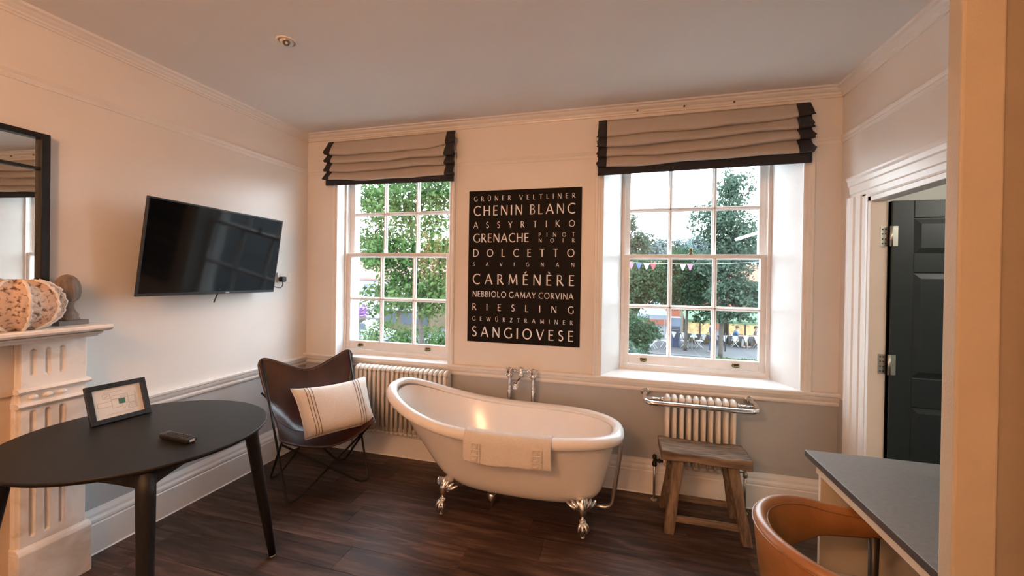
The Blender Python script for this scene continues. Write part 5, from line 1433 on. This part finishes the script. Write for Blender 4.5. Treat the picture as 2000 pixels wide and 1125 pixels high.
obj('pole', tube(BM(), [(5.3, 10, GZ), (5.3, 10, 3.4)], .05, 10), M['white_metal'], o); obj('arm', tube(BM(), [(5.3, 10, 3.38), (3.9, 10, 2.92)], .025, 8), M['white_metal'], o)
bm = BM(); box(bm, (-.36, -.10, -.045), (.36, .10, .045), 0, Matrix.Translation((3.65, 10, 2.82)) @ Matrix.Rotation(-.33, 4, 'Y')); obj('lamp_head', bm, M['render_w'], o, bevel=.02)
# flower basket on a post
o = thing('flower_basket', 'purple flower basket on a dark post outside the left window', 'flower basket', (-6.55, 6, GZ))
obj('post', tube(BM(), [(-6.55, 6, GZ), (-6.55, 6, .35)], .035, 8), M['dark_leg'], o)
obj('basket', lathe(BM(), [(.04, .26), (.13, .34), (.16, .42)], (-6.50, 6, 0), 14), M['bark'], o)
V, F = leaf_mesh(np.array([-6.50, 6, .52]) + rng.normal(size=(420, 3)) * [.085, .085, .075], .032); b_ = obj('blossom', (V, F), M['purple'], o); b_['kind'] = 'stuff'

# cars
def car(label, x, y, z, rz, L=4.0):
    c = thing('car', label, 'car', (x, y, z)); T = Matrix.Translation((x, y, z)) @ Matrix.Rotation(rz, 4, 'Z')
    X = Matrix(((1, 0, 0, 0), (0, 0, 1, 0), (0, 1, 0, 0), (0, 0, 0, 1)))
    bm = BM(); prism(bm, [(-L / 2, .28), (-L / 2, .75), (-L / 2 + .15, .86), (-L * .20, .92), (L * .28, .92), (L / 2 - .08, .80), (L / 2, .6), (L / 2, .28)], -.82, .82, T @ X); obj('body', fix(bm), M['carpaint'], c, bevel=.08, seg=3)
    bm = BM(); prism(bm, [(-L * .40, .90), (-L * .30, 1.34), (-L * .24, 1.40), (L * .08, 1.42), (L * .14, 1.38), (L * .27, .90)], -.72, .72, T @ X); obj('cabin', fix(bm), M['carpaint'], c, bevel=.06, seg=3)
    for s in (-1, 1):
        for a, b in ((-.30, -.09), (-.06, .17)):
            bm = BM(); prism(bm, [(L * a, .95), (L * (a + .03), 1.32), (L * (b - .02), 1.33), (L * b, .95)], s * .725 - .008, s * .725 + .008, T @ X); obj('side_window', fix(bm), M['win'], c)
        for wx in (-L * .31, L * .31): obj('wheel', lathe(BM(), [(.12, -.1), (.30, -.1), (.31, -.06), (.31, .06), (.30, .1), (.12, .1)], (wx, s * .76, .31), 18, 'y', T), M['rubber'], c)
car('silver car parked below the lower left pane of the right window', .05, 15.0, GZ, 0); car('silver car parked behind the tree outside the left window', -15.7, 19, GZ, .1)

# people on the terrace
def person(label, base, J, top, bottom, edges_extra=None):
    p_ = thing('person', label, 'person', base)
    names = ['pelvis', 'waist', 'chest', 'neck', 'head', 'crown', 'shl', 'ell', 'wrl', 'hal', 'shr', 'elr', 'wrr', 'har', 'hil', 'knl', 'anl', 'tol', 'hir', 'knr', 'anr', 'tor']
    par = dict(waist='pelvis', chest='waist', neck='chest', head='neck', crown='head', shl='chest', ell='shl', wrl='ell', hal='wrl', shr='chest', elr='shr', wrr='elr', har='wrr', hil='pelvis', knl='hil', anl='knl', tol='anl', hir='pelvis', knr='hir', anr='knr', tor='anr')
    rad = dict(pelvis=.14, waist=.125, chest=.15, neck=.055, head=.10, crown=.085, shl=.065, ell=.045, wrl=.032, hal=.038, shr=.065, elr=.045, wrr=.032, har=.038, hil=.09, knl=.06, anl=.042, tol=.04, hir=.09, knr=.06, anr=.042, tor=.04)
    def skin(name, keep, m, grow):
        idx = {k: i for i, k in enumerate(keep)}
        me = bpy.data.meshes.new(name)
        me.from_pydata([Vector(base) + Vector(J[k]) for k in keep], [(idx[k], idx[par[k]]) for k in keep if k in par and par[k] in idx], [])
        me.materials.append(m); o = bpy.data.objects.new(name, me); link(o, p_)
        o.modifiers.new('skin', 'SKIN'); s = o.modifiers.new('sub', 'SUBSURF'); s.levels = s.render_levels = 2
        for k in keep: me.skin_vertices[0].data[idx[k]].radius = (rad[k] + grow,) * 2
        me.skin_vertices[0].data[0].use_root = True
        for q in me.polygons: q.use_smooth = True
        return o
    skin('body', names, M['skin'], 0)
    skin('shirt', ['pelvis', 'waist', 'chest', 'shl', 'ell', 'shr', 'elr'], M[top], .022)
    skin('trousers', ['pelvis', 'hil', 'knl', 'anl', 'hir', 'knr', 'anr'], M[bottom], .018)
    h = Vector(base) + Vector(J['head']); c = Vector(base) + Vector(J['crown'])
    obj('hair', sphere(BM(), h.lerp(c, .75) + Vector((0, .015, .012)), .108, 14, 9, (1, 1.05, .9)), M['hair'], p_, smooth=True)
    f = (Vector(J['tol']) - Vector(J['anl'])); f.z = 0; f.normalize(); sdv = Vector((-f.y, f.x, 0))
    bm = BM(); tube(bm, [h + f * .085 + Vector((0, 0, .03)), h + f * .115 + Vector((0, 0, -.01))], [.012, .018], 6); obj('nose', bm, M['skin'], p_)
    for s in (-1, 1): obj('eye', sphere(BM(), h + f * .092 + sdv * s * .035 + Vector((0, 0, .03)), .012, 8, 5), M['hair'], p_); obj('ear', sphere(BM(), h + sdv * s * .10, .024, 8, 5, (.6, .6, 1)), M['skin'], p_)
    return p_
def pose_stand(fx, fy, stride=.18):
    f = Vector((fx, fy, 0)).normalized(); s = Vector((-f.y, f.x, 0)); up = Vector((0, 0, 1)); P = lambda a, b, c: f * a + s * b + up * c
    return dict(pelvis=P(0, 0, .94), waist=P(.01, 0, 1.12), chest=P(.02, 0, 1.34), neck=P(.03, 0, 1.50), head=P(.05, 0, 1.60), crown=P(.05, 0, 1.70), shl=P(.02, .19, 1.40), ell=P(-.08, .25, 1.13), wrl=P(.06, .25, .90), hal=P(.09, .24, .82), shr=P(.02, -.19, 1.40), elr=P(.06, -.25, 1.14), wrr=P(.24, -.22, 1.02), har=P(.30, -.20, .98),
                hil=P(0, .09, .86), knl=P(stride * .8, .10, .48), anl=P(stride, .10, .08), tol=P(stride + .16, .11, .04), hir=P(0, -.09, .86), knr=P(-.02, -.10, .47), anr=P(-stride, -.10, .09), tor=P(-stride + .15, -.11, .04))
def pose_sit(fx, fy, lean=.08):
    f = Vector((fx, fy, 0)).normalized(); s = Vector((-f.y, f.x, 0)); up = Vector((0, 0, 1)); P = lambda a, b, c: f * a + s * b + up * c
    return dict(pelvis=P(0, 0, .57), waist=P(.02, 0, .74), chest=P(lean, 0, .94), neck=P(lean + .03, 0, 1.09), head=P(lean + .06, 0, 1.19), crown=P(lean + .06, 0, 1.29), shl=P(lean, .19, 1.0), ell=P(lean + .10, .24, .76), wrl=P(lean + .33, .16, .78), hal=P(lean + .41, .13, .79), shr=P(lean, -.19, 1.0), elr=P(lean + .08, -.24, .75), wrr=P(lean + .30, -.18, .74), har=P(lean + .38, -.15, .76),
                hil=P(.04, .10, .55), knl=P(.44, .13, .54), anl=P(.48, .13, .09), tol=P(.64, .14, .04), hir=P(.04, -.10, .55), knr=P(.43, -.13, .54), anr=P(.40, -.13, .09), tor=P(.56, -.14, .04))
person('person in navy clothes walking past the terrace tables', (5.35, 22.55, GP), pose_stand(-1, -.2), 'navy', 'navy')
person('person in blue shirt seated at the white terrace table', (7.12, 24.9, GP), pose_sit(1, -.1), 'blue_cloth', 'pale_cloth')
person('person in pale top seated facing left at the white table', (8.48, 25.0, GP), pose_sit(-1, -.1), 'pale_cloth', 'dark_cloth')
# lawn strip and planting under the right window
tag(obj('ground_lawn', bx((4.6, 17.6, GZ), (9, 19.6, GZ + .12)), M['grass']), kind='structure')
V, F = leaf_mesh(np.stack([rng.uniform(4.7, 7.6, 900), rng.uniform(18.9, 19.5, 900), GZ + .12 + rng.random(900) * .28], 1), .06); tag(obj('planting', (V, F), M['leaf']), 'low green planting along the lawn edge outside', 'planting', kind='stuff')
